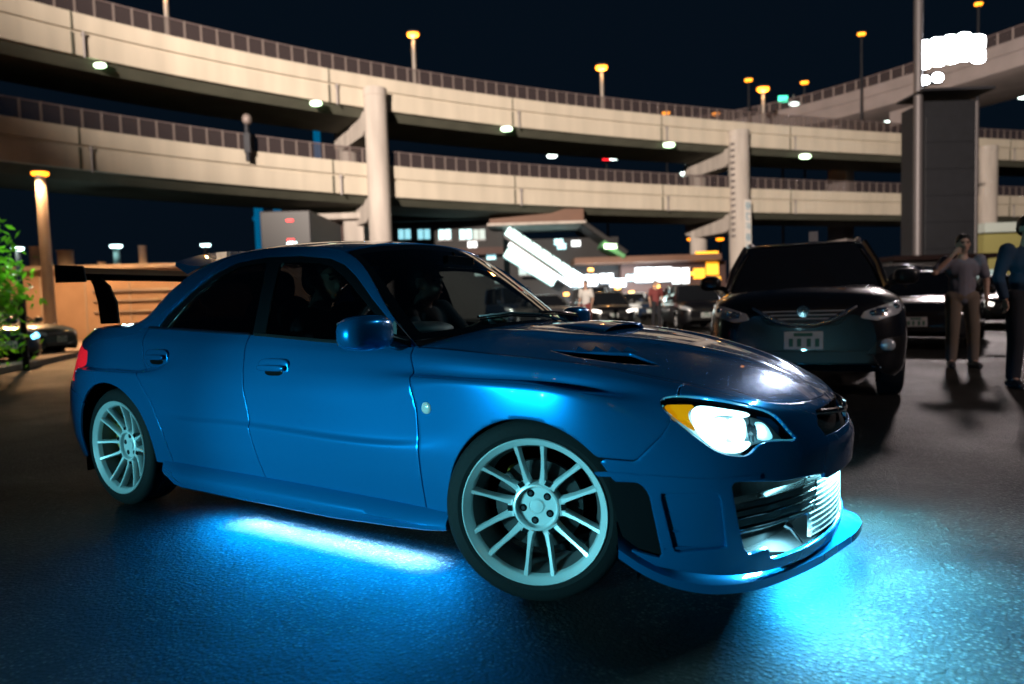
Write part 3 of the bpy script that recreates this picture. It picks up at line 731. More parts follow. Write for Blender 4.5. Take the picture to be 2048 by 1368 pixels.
# wheels ----------------------------------------------------------------------------------------------------
def make_wheel():
    wr = empty('wheel'); wr.parent = car
    t = MB(); t.lathe([(.232,-.085),(.246,-.098),(.262,-.104),(.266,-.1055),(.270,-.104),(.290,-.101),(.304,-.093),(.3125,-.082),(.316,-.06),(.316,-.032),(.310,-.031),(.310,-.024),(.316,-.023),(.316,.023),(.310,.024),(.310,.031),(.316,.032),(.316,.06),(.3125,.08),(.304,.092),(.276,.104),(.245,.098),(.232,.085)], 72, closed=False)
    ty = t.build('tyre', rubber, wr, True, 40)
    r = MB()
    r.lathe([(.2475,-.088),(.2505,-.096),(.2505,-.104),(.247,-.107),(.2425,-.104),(.236,-.096),(.2275,-.092),(.224,-.086),(.221,-.07)], 80)
    rim = r.build('rim', wheel_paint, wr, True, 50)
    br = MB(); br.lathe([(.221,-.07),(.217,-.05),(.205,-.02),(.205,.06),(.222,.09)], 60); br.build('barrel', mat('barrel_shade', (.10, .085, .085), rough=.5, metal=.3), rim, True, 50)  # shade inside the wheel put into the barrel's darker colour
    def ring_pt(rad, ang, yy): return (rad*math.cos(ang), yy, rad*math.sin(ang))
    # twelve spokes in six pairs, each pair joined near the hub
    for k in range(6):
        s = MB()
        ac = math.radians(63)+k*PI/3
        for sg in (-1, 1):
            A0, A1 = ac+sg*.20, ac+sg*.235
            st = [(.084, ac+sg*.225, -.046, .0125), (.105, ac+sg*.235, -.050, .0105), (.140, ac+sg*.268, -.059, .0082), (.185, ac+sg*.300, -.073, .0074), (.226, ac+sg*.318, -.089, .0100)]
            v = []
            for rad, an, yy, hw in st:
                c_, s_ = math.cos(an), math.sin(an)
                for du, dy in ((-hw*1.25, .026), (-hw, .004), (-hw*.6, -.004), (hw*.6, -.004), (hw, .004), (hw*1.25, .026)):
                    v.append((rad*c_-du*s_, yy+dy, rad*s_+du*c_))
            f = []
            for i in range(len(st)-1):
                for j in range(5): f.append((i*6+j, i*6+j+1, i*6+j+7, i*6+j+6))
                f.append((i*6+5, i*6, i*6+6, i*6+11))
            s.add(v, f)
        # web joining the two arms
        v = []
        for rad, hw2, yy in ((.080, .030, -.052), (.100, .026, -.050)):
            for dy in (0, .02):
                for sg in (-1, 1): v.append((rad*math.cos(ac)-sg*hw2*math.sin(ac), yy+dy, rad*math.sin(ac)+sg*hw2*math.cos(ac)))
        s.add(v, [(0, 1, 5, 4), (2, 3, 1, 0), (4, 5, 7, 6), (6, 7, 3, 2), (1, 3, 7, 5), (0, 4, 6, 2)])
        sp_ = s.build('spoke', wheel_paint, rim, True, 45)
        pk = MB(); pk.box((0, 0, 0), (.016, .004, .020), Matrix.Rotation(-ac, 3, 'Y')); pk.v = [(q[0]+.0935*math.cos(ac), q[1]-.0525, q[2]+.0935*math.sin(ac)) for q in pk.v]; pk.build('slot', black_matte, sp_)
    h = MB(); h.lathe([(.0, -.036), (.026, -.036), (.0275, -.034), (.029, -.036), (.066, -.036), (.069, -.040), (.0705, -.053), (.074, -.056), (.080, -.054), (.085, -.044), (.087, -.01)], 60)
    h.build('hub', wheel_paint, rim, True, 35)
    c = MB(); c.lathe([(0, -.041), (.022, -.040), (.0245, -.037), (.0245, -.03)], 36); c.build('centre_cap', wheel_paint, rim, True, 40)
    for k in range(5):
        a = PI/2+.45+k*2*PI/5
        n = MB(); n.lathe([(0, -.0372), (.0125, -.0372), (.0135, -.036)], 20, 'y', ring_pt(.050, a, 0)); n.build('lug_hole', black_matte, rim)
        n = MB(); n.lathe([(0, -.041), (.006, -.041), (.0075, -.0385), (.0075, -.0372)], 6, 'y', ring_pt(.050, a, 0)); n.build('lug_nut', dark_metal, rim)
    d = MB(); d.lathe([(.06, -.005), (.155, -.005), (.155, .02), (.06, .02)], 56, closed=True); d.build('brake_disc', mat('disc_dark', (.07, .065, .065), rough=.4, metal=.9), wr, True, 30)
    for k in range(3):
        pass
    return wr
w0 = make_wheel()
w0.location = (-.038, -.716, ZF); w0.rotation_euler = (0, 0, math.radians(17))
spots = [((-.038, .716, ZF), PI+math.radians(17)), ((-2.54, -.712, ZF), 0), ((-2.54, .712, ZF), PI)]
for L, rz in spots:
    c = copy_tree(w0, car); c.location = L; c.rotation_euler = (0, math.radians(23), rz)
for sd, xc in ((-1, 0), (1, 0), (-1, -2.54), (1, -2.54)):
    V, F = superell((xc-.12, sd*.705, .36), (.045, .035, .085), 4, 20, 10); obj('brake_caliper', V, F, mat('caliper%d%d' % (sd, int(-xc)), (.55, .40, .05), rough=.35, coat=.5), car, True)
# ================================================================== ground
asph = bpy.data.materials.new('asphalt'); asph.use_nodes = True
nt = asph.node_tree; B = nt.nodes['Principled BSDF']; lk = nt.links.new
tc = nt.nodes.new('ShaderNodeTexCoord')
def tex(kind, scale, detail=4, rough=.6):
    n = nt.nodes.new(kind); n.inputs['Scale'].default_value = scale
    if kind == 'ShaderNodeTexNoise': n.inputs['Detail'].default_value = detail; n.inputs['Roughness'].default_value = rough
    lk(tc.outputs['Object'], n.inputs['Vector']); return n
def ramp(src, p0, p1, c0, c1):
    r = nt.nodes.new('ShaderNodeValToRGB'); r.color_ramp.elements[0].position = p0; r.color_ramp.elements[1].position = p1
    r.color_ramp.elements[0].color = (*c0, 1); r.color_ramp.elements[1].color = (*c1, 1); lk(src, r.inputs[0]); return r
def mixc(kind, a, b, fac=1.0):
    m = nt.nodes.new('ShaderNodeMix'); m.data_type = 'RGBA'; m.blend_type = kind; m.inputs['Factor'].default_value = fac
    lk(a, m.inputs[6]); lk(b, m.inputs[7]); return m
n_big = tex('ShaderNodeTexNoise', .55, 6); n_mid = tex('ShaderNodeTexNoise', 6, 8, .7); n_fine = tex('ShaderNodeTexNoise', 220, 6, .8)
vor = tex('ShaderNodeTexVoronoi', 72); vor.feature = 'F1'
vc = tex('ShaderNodeTexVoronoi', .35); vc.feature = 'DISTANCE_TO_EDGE'
wob = nt.nodes.new('ShaderNodeTexNoise'); wob.inputs['Scale'].default_value = 1.3; wob.inputs['Detail'].default_value = 6; lk(tc.outputs['Object'], wob.inputs['Vector'])
va = nt.nodes.new('ShaderNodeVectorMath'); va.operation = 'ADD'; lk(tc.outputs['Object'], va.inputs[0]); lk(wob.outputs['Color'], va.inputs[1]); lk(va.outputs[0], vc.inputs['Vector'])
base = ramp(n_mid.outputs['Fac'], .3, .75, (.0075, .0072, .0072), (.024, .0225, .022))
stn = ramp(n_big.outputs['Fac'], .35, .7, (.55, .55, .55), (1.1, 1.08, 1.05))
stc = ramp(vor.outputs['Color'], .30, .95, (.20, .20, .20), (7.0, 6.9, 6.7)); pit = ramp(vor.outputs['Distance'], .10, .55, (1, 1, 1), (.04, .04, .04))
stone = mixc('MULTIPLY', stc.outputs[0], pit.outputs[0])
crack = ramp(vc.outputs['Distance'], .006, .026, (.12, .12, .12), (1, 1, 1))
c1 = mixc('MULTIPLY', base.outputs[0], stn.outputs[0]); c2 = mixc('MULTIPLY', c1.outputs[2], stone.outputs[2]); c3 = mixc('MULTIPLY', c2.outputs[2], crack.outputs[0])
lk(c3.outputs[2], B.inputs['Base Color'])
rr_ = ramp(n_big.outputs['Fac'], .3, .75, (.55, .55, .55), (.80, .80, .80)); lk(rr_.outputs[0], B.inputs['Roughness'])
B.inputs['Specular IOR Level'].default_value = .25
hm = nt.nodes.new('ShaderNodeMath'); hm.operation = 'ADD'; lk(n_fine.outputs['Fac'], hm.inputs[0]); 
vm = nt.nodes.new('ShaderNodeMath'); vm.operation = 'MULTIPLY'; vm.inputs[1].default_value = -1.1; lk(vor.outputs['Distance'], vm.inputs[0]); lk(vm.outputs[0], hm.inputs[1])
bp = nt.nodes.new('ShaderNodeBump'); bp.inputs['Strength'].default_value = 1.0; bp.inputs['Distance'].default_value = .007
lk(hm.outputs[0], bp.inputs['Height']); lk(bp.outputs[0], B.inputs['Normal'])
tag(obj('ground', [(-500, -300, 0), (500, -300, 0), (500, 700, 0), (-500, 700, 0)], [(0, 1, 2, 3)], asph), kind='structure')

# ================================================================== materials of the place
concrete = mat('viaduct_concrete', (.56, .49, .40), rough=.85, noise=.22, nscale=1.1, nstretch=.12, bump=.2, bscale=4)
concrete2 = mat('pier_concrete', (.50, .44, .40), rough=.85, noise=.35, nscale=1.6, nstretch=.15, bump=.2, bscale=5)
soffit_m = mat('soffit_shade_concrete', (.10, .10, .075), rough=.9, noise=.3, nscale=.8)  # underside shade put into a darker concrete, reused for joints and a cornice
post_m = mat('fence_post', (.20, .16, .15), rough=.6, metal=.3)
rail_m = mat('fence_rail', (.16, .12, .12), rough=.6, metal=.3)
fence_panel = mat('fence_panel', (.06, .042, .042), rough=.7, alpha=.55)
dark_steel = mat('dark_steel', (.016, .017, .024), rough=.55, metal=.4, noise=.3, nscale=2)
pale_steel = mat('pale_steel', (.30, .27, .27), rough=.5, metal=.4)
em_orange = mat('sodium_lens', (1, .5, .1), emit=(1.0, .24, .008), estr=5, sample=False)
em_orange2 = mat('sodium_far', (1, .5, .1), emit=(1.0, .27, .008), estr=3.5, sample=False)
em_white = mat('lamp_lens_white', (1, 1, 1), emit=(.82, 1.0, .92), estr=7, sample=False)
em_green = mat('lamp_lens_green', (1, 1, 1), emit=(.62, 1.0, .55), estr=4.5, sample=False)
em_cool = mat('lamp_lens_cool', (1, 1, 1), emit=(.65, .97, 1.0), estr=6, sample=False)
em_red = mat('signal_red', (1, .05, .05), emit=(1.0, .01, .02), estr=2.2, sample=False)
em_sign = mat('signal_green', (.1, 1, .6), emit=(.05, .9, .55), estr=2.5, sample=False)
em_dimf = mat('floodlight_dim', (1, 1, 1), emit=(1.0, .88, .75), estr=.9, sample=False)
em_flood = mat('floodlight_lens', (1, 1, 1), emit=(.90, .95, 1.0), estr=90, sample=False)
orange_pole = mat('lamp_pole', (.34, .30, .27), rough=.5, metal=.3)

# ================================================================== viaduct (two decks on one plan line)
ZTOP = CAM[2]+14.7; ZLOW = CAM[2]+9.23
edge_px = [(-420,-150),(-200,-72),(0,-8),(120,22),(240,48),(481,100),(700,143),(780,157),(994,190),(1200,217),(1350,233),(1446,241),(1665,259),(1826,269),(1958,275),(2150,284),(2300,292)]
EP = np.array([on_height(u, v, ZTOP)[:2] for u, v in edge_px])
te = np.concatenate([[0], np.cumsum(np.linalg.norm(np.diff(EP, axis=0), axis=1))])
# smooth the plan with a low-order fit
cx_, cy_ = np.polyfit(te, EP[:, 0], 4), np.polyfit(te, EP[:, 1], 4)
ts = np.linspace(te[0], te[-1], 120); PL = np.stack([np.polyval(cx_, ts), np.polyval(cy_, ts)], 1)
tg = np.gradient(PL, axis=0); tg /= np.linalg.norm(tg, axis=1, keepdims=True)
nb = np.stack([-tg[:, 1], tg[:, 0]], 1)                       # pointing away from the camera side
if ((PL+nb-CAM[:2])**2).sum() < ((PL-CAM[:2])**2).sum(): nb = -nb
def sweep(sec, ztop, pl=PL, n_=nb, zs=None):
    R = []
    for i in range(len(pl)):
        R.append([(pl[i, 0]+n_[i, 0]*o, pl[i, 1]+n_[i, 1]*o, (ztop if zs is None else zs[i])+h) for o, h in sec])
    return np.array(R)
def closed_sweep(name, sec, ztop, m, parent, **k):
    R = sweep(sec+[sec[0]], ztop, **k); n, mm = R.shape[:2]
    F = grid_faces(n, mm).tolist()+[tuple(range(mm-1))[::-1], tuple((n-1)*mm+q for q in range(mm-1))]
    return obj(name, R.reshape(-1, 3), F, m, parent, True, 25)
def plan_at(u, ztop):
    """arc index of the deck edge seen at pixel column u"""
    pr = proj(np.concatenate([PL, np.full((len(PL), 1), ztop)], 1)); return int(np.argmin(np.abs(pr[:, 0]-u)))
def build_deck(name, label, ztop, barrier=.95, cross=True):
    root = empty(name, (0, 0, 0), 0, label, 'viaduct')
    closed_sweep('parapet', [(0, 0), (.22, 0), (.26, -.80), (.02, -.80)], ztop, concrete, root)
    closed_sweep('girder', [(.20, -.80), (5.9, -.80), (6.0, -1.96), (5.9, -1.98), (.07, -1.98), (.07, -.98), (.20, -.94)], ztop, concrete, root)
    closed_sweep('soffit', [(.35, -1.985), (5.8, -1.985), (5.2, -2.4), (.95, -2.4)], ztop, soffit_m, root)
    closed_sweep('parapet', [(5.8, 0), (6.04, 0), (6.02, -.82), (5.75, -.82)], ztop, concrete, root)
    closed_sweep('fence_rail', [(.08, barrier), (.14, barrier), (.14, barrier-.06), (.08, barrier-.06)], ztop, rail_m, root)
    R = sweep([(.11, .03), (.11, barrier-.07)], ztop); obj('fence_panel', R.reshape(-1, 3), grid_faces(*R.shape[:2]), fence_panel, root)
    pm = None; L = np.concatenate([[0], np.cumsum(np.linalg.norm(np.diff(PL, axis=0), axis=1))])
    for s in np.arange(1.0, L[-1]-1, .82):
        c = np.array([np.interp(s, L, PL[:, 0]), np.interp(s, L, PL[:, 1])]); nv = np.array([np.interp(s, L, nb[:, 0]), np.interp(s, L, nb[:, 1])])
        q = c+nv*.11; pp = proj(np.array([[q[0], q[1], ztop]]))[0]
        if pp[0] < -40 or pp[0] > 2090: continue
        if pm is None:
            b = MB(); b.box((0, 0, barrier/2), (.10, .07, barrier)); o = b.build('fence_post', post_m, root); pm = o.data
        else: o = link(bpy.data.objects.new('fence_post', pm), root)
        o.location = (q[0], q[1], ztop+.005); o.rotation_euler = (0, 0, math.atan2(nv[1], nv[0])-PI/2)
    for s in np.arange(9.0, L[-1]-4, 13.0):
        c = np.array([np.interp(s, L, PL[:, 0]), np.interp(s, L, PL[:, 1])]); nv = np.array([np.interp(s, L, nb[:, 0]), np.interp(s, L, nb[:, 1])])
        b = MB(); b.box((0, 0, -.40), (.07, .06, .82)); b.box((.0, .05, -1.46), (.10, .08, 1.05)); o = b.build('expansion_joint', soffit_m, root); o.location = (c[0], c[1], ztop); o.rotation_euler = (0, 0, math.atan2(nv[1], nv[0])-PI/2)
        b = MB(); b.tube([(.45, -.06, -.85), (.45, -.06, -2.1)], .06, 8); b.box((.45, -.05, -1.0), (.2, .1, .12)); o = b.build('drain_pipe', pale_steel, root, True); o.location = (c[0], c[1], ztop); o.rotation_euler = (0, 0, math.atan2(nv[1], nv[0])-PI/2)
    return root
deck_hi = build_deck('viaduct_deck', 'upper curved concrete viaduct deck with sodium lamps above its fence', ZTOP)
deck_lo = build_deck('viaduct_deck', 'lower curved concrete viaduct deck running beneath the other deck', ZLOW)
def pier(u_deck, rad, label, back=(-.2, 5.4), caps=True, u2=None):
    i = plan_at(u_deck, ZTOP); c = PL[i]; nv = nb[i]
    root = empty('viaduct_pier', (c[0], c[1], 0), math.atan2(nv[1], nv[0])-PI/2, label, 'pier', 'piers carrying the viaduct')
    for k, off in enumerate(back):
        b = MB(); r = rad*(1 if k == 0 else .9); top = ZTOP-.86
        b.lathe([(r*1.02, 0), (r*1.02, .4), (r, .42), (r, top-.5), (r*1.04, top-.48), (r*1.04, top)], 36, 'z', (0, off, 0)); b.build('column', concrete2, root, True, 40)
    if caps:
        for zt in (ZTOP, ZLOW):
            b = MB(); b.prism([(back[0]+.1, zt-2.15), (back[1]+1.0, zt-2.15), (back[1]+1.0, zt-3.2), (back[1]-.4, zt-3.6), (back[0]+1.0, zt-3.6), (back[0]+.1, zt-3.2)], -rad*.85, rad*.85, 'yz'); b.build('cross_beam', concrete2, root)
    return root
p1 = pier(757, .72, 'round concrete pier whose tall shaft stands in front of both decks beside the ticket building')
p2 = pier(1481, .84, 'round concrete pier with ladder rungs and a vertical blue marked board')
p3 = pier(1966, .82, 'round concrete pier right beside the dark floodlight tower')
# ladder brackets and board on the second pier
for k in range(16):
    b = MB(); b.box((-.92, -.55, 6.2+k*.50), (.28, .22, .16)); b.build('rung_bracket', pale_steel, p2)
b = MB(); b.box((.12, -1.08, 5.0), (.62, .06, 8.2)); bd = b.build('notice_board', mat('board_white', (.62, .58, .55), rough=.5), p2)
sig_blue = mat('board_blue', (.02, .22, .35), rough=.5)
for k in range(9):
    zc = 8.6-k*.86
    m_ = MB()
    for (dx, dz, wx, wz) in ((0, .22, .40, .07), (0, -.02, .44, .07), (-.14, .05, .07, .46), (.15, -.02, .07, .40), (0, -.24, .36, .06)):
        if (k*7+int(dx*100)+int(dz*100)) % 5 != 0: m_.box((.12+dx, -1.116, zc+dz), (wx, .008, wz))
    m_.build('board_mark', sig_blue, p2)

# lamps under the upper deck
def soffit_lamp(u, v, depth, em, label, w=.95, h=.34, group='oval lamps below the viaduct decks', name='soffit_lamp', stem=.0):
    p = at_depth(u, v, depth); th = math.atan2(RH[1], RH[0])
    r = empty(name, p, th, label, 'lamp', group)
    V, F = superell((0, 0, 0), (w/2, .16, h/2), 2.5, 20, 10); obj('lens', V, F, em, r, True)
    b = MB(); b.box((0, .10, h*.52), (w*1.02, .34, h*.35)); b.build('housing', pale_steel, r, bevel=.03)
    if stem: b = MB(); b.box((0, .1, h*.5+stem/2), (.08, .08, stem)); b.build('stem', pale_steel, r)
    return r
SOFL = {200: 'oval green white lamp below the upper deck, above the low building', 632: 'oval green white lamp below the upper deck, before the ticket building pier',
        1013: 'oval green white lamp below the upper deck, first past the ticket building pier', 1338: 'oval green white lamp below the upper deck, last before the pier with the marked board', 1610: 'oval green white lamp below the upper deck between the marked pier and the tower'}
for u, v in ((200,131),(632,207),(1013,258),(1338,290),(1610,313)):
    i = plan_at(u, ZTOP); d = (PL[i]-CAM[:2]) @ FH[:2]
    soffit_lamp(u, v, d-.22, em_green, SOFL[u], w=.72*d/40, h=.30*d/40)
# sodium lamps on the upper deck
def street_lamp(u, v, depth, z0, em, label, pole=.09, head=(.75, .26), group=None, light=0, colour=(1, .5, .15), name='street_lamp', tapered=True, pm=None):
    p = at_depth(u, v, depth); th = math.atan2(RH[1], RH[0])
    r = empty(name, (p[0], p[1], z0), th, label, 'street lamp', group)
    H = p[2]-z0
    b = MB(); b.tube([(0, 0, 0), (0, 0, H*.5), (0, 0, H-.05)], [pole*1.25, pole*1.1, pole], 12); b.build('pole', pm or orange_pole, r, True)
    V, F = superell((0, 0, H), (head[0]/2, head[0]*.32, head[1]/2), 2.4, 22, 10); obj('lens', V, F, em, r, True)
    V, F = superell((0, 0, H+head[1]*.38), (head[0]*.54, head[0]*.36, head[1]*.30), 2.6, 22, 8); obj('head_cap', V, F, dark_steel, r, True)
    if light:
        l = bpy.data.lights.new('lamp_light', 'POINT' if light < 3000 else 'SPOT'); l.energy = light; l.color = colour; l.shadow_soft_size = .25
        lo = bpy.data.objects.new('lamp_light', l); lo.location = (0, -.05, H-head[1]*.9); link(lo, r)
        if l.type == 'SPOT': l.spot_size = math.radians(150); l.spot_blend = .3
    return r
DKL = {330: 'sodium lamp on the upper deck whose head rises out of view', 826: 'sodium lamp on the upper deck nearest the pier by the ticket building', 1203: 'sodium lamp on the upper deck halfway between the two round piers',
       1526: 'sodium lamp on the upper deck just past the pier with the marked board', 1825: 'sodium lamp on the upper deck next to the floodlight tower pole'}
for u, v in ((330,-22),(826,69),(1203,135),(1526,178),(1825,200)):
    i = plan_at(u, ZTOP); d = (PL[i]-CAM[:2]) @ FH[:2]
    street_lamp(u, v, d+5.0, ZTOP-.83, em_orange, DKL[u], pole=.14, head=(.85*d/42, .42*d/42), group='sodium lamps along the upper deck', light=900)
# box housing on a short post outside the lower fence
i = plan_at(495, ZLOW); d = (PL[i]-CAM[:2]) @ FH[:2]
p = at_depth(496, 310, d-.25); r = empty('signal_post', (p[0], p[1], ZLOW-.7), math.atan2(RH[1], RH[0]), 'dark equipment post with a round head outside the lower deck fence', 'post')
b = MB(); b.tube([(0, 0, 0), (0, 0, 2.3)], .13, 12); b.box((.02, 0, 1.0), (.36, .26, 1.1)); b.build('post', dark_steel, r, bevel=.02)
V, F = superell((.06, -.02, 2.3), (.26, .26, .30), 2.2, 18, 12); obj('round_head', V, F, post_m, r, True)

# ================================================================== second ramp rising to the right
rp = [(1380,252),(1500,232),(1618,208),(1726,176),(1834,142),(1940,108),(2048,73),(2200,20),(2400,-50)]
ZR = CAM[2]+20
RPp = np.array([on_height(u, v, ZR)[:2] for u, v in rp]); tr_ = np.concatenate([[0], np.cumsum(np.linalg.norm(np.diff(RPp, axis=0), axis=1))])
a_, b_ = np.polyfit(tr_, RPp[:, 0], 3), np.polyfit(tr_, RPp[:, 1], 3); ts2 = np.linspace(tr_[0], tr_[-1], 60); PL2 = np.stack([np.polyval(a_, ts2), np.polyval(b_, ts2)], 1)
tg2 = np.gradient(PL2, axis=0); tg2 /= np.linalg.norm(tg2, axis=1, keepdims=True); nb2 = np.stack([-tg2[:, 1], tg2[:, 0]], 1)
if ((PL2+nb2-CAM[:2])**2).sum() < ((PL2-CAM[:2])**2).sum(): nb2 = -nb2
conc3 = mat('ramp_concrete', (.26, .22, .22), rough=.85, noise=.3, nscale=.5)
ramp_o = empty('ramp_deck', (0, 0, 0), 0, 'darker concrete ramp deck passing high behind the floodlight tower', 'viaduct')
kw = dict(pl=PL2, n_=nb2)
closed_sweep('parapet', [(0, 0), (.22, 0), (.26, -.95), (.02, -.95)], ZR, conc3, ramp_o, **kw)
closed_sweep('girder', [(.16, -.95), (9.0, -.95), (9.0, -2.0), (8.2, -2.6), (1.1, -2.6), (.08, -2.2), (.08, -1.12), (.16, -1.1)], ZR, conc3, ramp_o, **kw)
closed_sweep('fence_rail', [(.08, 1.0), (.16, 1.0), (.16, .92), (.08, .92)], ZR, rail_m, ramp_o, **kw)
R = sweep([(.11, .03), (.11, .95)], ZR, **kw); obj('fence_panel', R.reshape(-1, 3), grid_faces(*R.shape[:2]), fence_panel, ramp_o)
L2_ = np.concatenate([[0], np.cumsum(np.linalg.norm(np.diff(PL2, axis=0), axis=1))]); pm = None
for s in np.arange(1, L2_[-1]-1, 1.1):
    c = np.array([np.interp(s, L2_, PL2[:, 0]), np.interp(s, L2_, PL2[:, 1])])
    if pm is None: b = MB(); b.box((0, 0, .46), (.10, .10, .92)); o = b.build('fence_post', post_m, ramp_o); pm = o.data
    else: o = link(bpy.data.objects.new('fence_post', pm), ramp_o)
    o.location = (c[0], c[1], ZR+.005)
for k, (u, off) in enumerate(((1640, 4.5), (1790, 4.5), (2120, 4.5))):
    pr = proj(np.concatenate([PL2, np.full((len(PL2), 1), ZR)], 1)); i = int(np.argmin(np.abs(pr[:, 0]-u))); c = PL2[i]+nb2[i]*off
    b = MB(); b.box((0, 0, (ZR-2.3)/2), (2.0, 2.0, ZR-2.3)); b.box((0, 0, ZR-3.2), (6.5, 2.2, 1.6))
    o = b.build('ramp_pier', conc3, None, bevel=.1); o.location = (c[0], c[1], 0); o.rotation_euler = (0, 0, math.atan2(nb2[i][1], nb2[i][0]))
    tag(o, ('square ramp pier behind the marked round pier', 'square ramp pier close behind the floodlight tower', 'square ramp pier beyond the round pier by the tower')[k], 'pier', 'square piers of the high ramp')
# far lamps seen around the ramp and between the decks
far = [(1723,68,62,'o'),(1497,160,70,'o'),(1609,165,70,'o'),(1957,8,56,'o'),(1332,226,75,'o'),(1432,228,75,'o'),(1948,297,50,'o'),(1855,295,75,'o'),(1382,478,80,'o'),(1440,478,80,'o'),(1850,458,75,'o'),(1420,517,80,'o')]
def FARL(u, v):
    if v < 30: return 'orange road lamp highest above the ramp behind the tower'
    if u == 1723: return 'orange road lamp alone in the dark sky above the ramp'
    if v < 170: return 'small orange lamp in the sky flanking the lamp past the marked pier'
    if v < 230: return 'small orange lamp shining through the fence of the upper deck'
    if u == 1948: return 'orange lamp between the floodlight tower and the round pier'
    if u == 1855: return 'dim orange lamp seen against the tower cladding'
    if u == 1850: return 'orange lamp low behind the tower foot above the dark flat roof'
    if v > 500: return 'orange lamp low above the orange windows'
    return 'orange lamp below the lower deck, left of the marked pier'
for u, v, d, k in far:
    street_lamp(u, v, d, 0 if v > 240 else ZTOP-2, em_orange2, FARL(u, v), pole=.10, head=(.85*d/70, .40*d/70), group='far orange road lamps', pm=dark_steel)
def WHL(u):
    if u in (1740, 1777, 1812): return 'white lamp in the row of three under the ramp before the tower'
    if u > 1900: return 'white lamp under the ramp beyond the tower'
    if u in (1380, 1410, 1437): return 'white lamp in the row of three between the decks by the marked pier'
    if u == 1370: return 'single white lamp just below the row of three by the marked pier'
    if u == 1104: return 'white lamp between the decks, away from the red signal'
    if u == 1228: return 'white lamp touching the red signal between the decks'
    return 'white lamp beside the green signal at the far ramp'
for u, v, d in ((1740,238,66),(1777,240,66),(1812,241,66),(1975,190,60),(2015,190,60),(2046,194,60),(1380,328,72),(1410,328,72),(1437,328,72),(1370,348,72),(1104,312,62),(1228,316,62),(1588,208,70)):
    soffit_lamp(u, v, d, em_white, WHL(u), w=1.0*d/66, h=.40*d/66, group='white lamps below the far ramps', stem=.8)
def sign_box(name, u, v, d, wpx, hpx, em, label, cat):
    p = at_depth(u, v, d); k = d/FPX; r = empty(name, p, math.atan2(RH[1], RH[0]), label, cat)
    b = MB(); b.box((0, .12, 0), (wpx*k*1.15, .2, hpx*k*1.15)); b.build('case', dark_steel, r)
    b = MB(); b.box((0, 0, 0), (wpx*k, .03, hpx*k)); b.build('face', em, r)
    b = MB(); b.box((0, .2, -p[2]/2), (.2, .2, p[2])); b.build('post', dark_steel, r)
sign_box('road_signal', 1213, 311, 64, 16, 19, em_red, 'small red lit signal panel seen between the decks', 'signal')
sign_box('road_signal', 1566, 198, 72, 18, 12, em_sign, 'small green lit road signal panel beside the far ramp', 'signal')

# ================================================================== floodlight tower
tower_steel = mat('tower_steel', (.09, .08, .085), rough=.5, metal=.4); tower_clad = mat('tower_clad', (.007, .0075, .011), rough=.6, noise=.3, nscale=2)
TD = 38.0
tp_ = at_depth(1900, 560, TD); tw_ = empty('floodlight_tower', (tp_[0], tp_[1], 0), math.atan2(RH[1], RH[0]), 'dark clad tower crowned by a dazzling bank of white floodlights', 'tower')
k = TD/FPX; top = at_depth(1900, 130, TD)[2]
b = MB(); b.box((0, 1.2, top/2-1.0), (102*k, 2.2, top-2.0)); b.build('shaft', tower_clad, tw_)
for zz_ in np.arange(1.2, top-2.2, 1.55):
    b = MB(); b.box((0, .08, zz_), (98*k, .05, 1.47)); b.build('cladding_panel', tower_clad, tw_, bevel=.02)
b = MB(); b.tube([(-61*k, .2, 0), (-61*k, .2, top+6)], .24, 14); b.build('corner_pole', tower_steel, tw_, True)
b = MB(); b.tube([(58*k, .4, 0), (58*k, .4, top-2)], .16, 12); b.build('corner_pole', tower_steel, tw_, True)
b = MB(); b.box((0, .6, top-1.55), (4.1, 2.6, .14)); b.build('service_platform', tower_clad, tw_)
for rr2 in range(3):
    for cc2 in range(5):
        fx_, fz_ = (-1.55+cc2*.78), top+1.05-rr2*(.78 if rr2 < 2 else .92)+cc2*.12-(.25 if cc2 == 4 else 0)
        if rr2 == 2 and cc2 > 1: continue
        b = MB(); b.box((fx_, .22, fz_), (.66, .30, .62)); fh = b.build('flood_head', dark_steel, tw_, bevel=.03)
        b = MB(); V, F = superell((fx_, .06, fz_), (.43, .05, .41) if rr2 < 2 else (.30, .05, .24), 3.0, 20, 10); b.add(V, F); b.build('flood_lens', em_flood if rr2 < 2 else (em_flood if cc2 < 2 else em_dimf), fh, True)
lt = bpy.data.lights.new('flood_light', 'SPOT'); lt.energy = 20000; lt.color = (1.0, .80, .77); lt.spot_size = math.radians(140); lt.spot_blend = .6; lt.shadow_soft_size = .8
lo = bpy.data.objects.new('flood_light', lt); link(lo, tw_); lo.location = (0, -.35, top+.6)
lo.rotation_euler = (math.radians(-58), 0, math.radians(20))
# ================================================================== low buildings and far things
TH = math.atan2(RH[1], RH[0])
def pxbox(u0, u1, v0, v1, d):
    """centre, width, z-range (metres) of an upright face seen in that pixel box at depth d"""
    a, b_ = at_depth((u0+u1)/2, v0, d), at_depth((u0+u1)/2, v1, d); k = d/FPX
    return a, (u1-u0)*k, a[2], b_[2]
def gz(u, d): 
    return 0.0
brown = mat('brown_fascia', (.13, .06, .035), rough=.6, noise=.2, nscale=1)
darkwall = mat('dark_wall', (.013, .011, .012), rough=.7, noise=.3, nscale=.7)
redbrown = mat('red_brown_wall', (.05, .022, .018), rough=.7, noise=.3, nscale=.7)
em_win = mat('lit_window', (.5, .8, .85), emit=(.35, .80, .92), estr=1.1, sample=False)
em_shop = mat('lit_shopfront', (.9, .95, 1), emit=(.86, .95, 1.0), estr=1.35, sample=False)
em_tube = mat('escalator_glass', (.7, .95, .95), emit=(.55, .93, .92), estr=1.15, sample=False)
em_dim = mat('dim_interior', (.3, .4, .4), emit=(.16, .22, .24), estr=.8, sample=False)
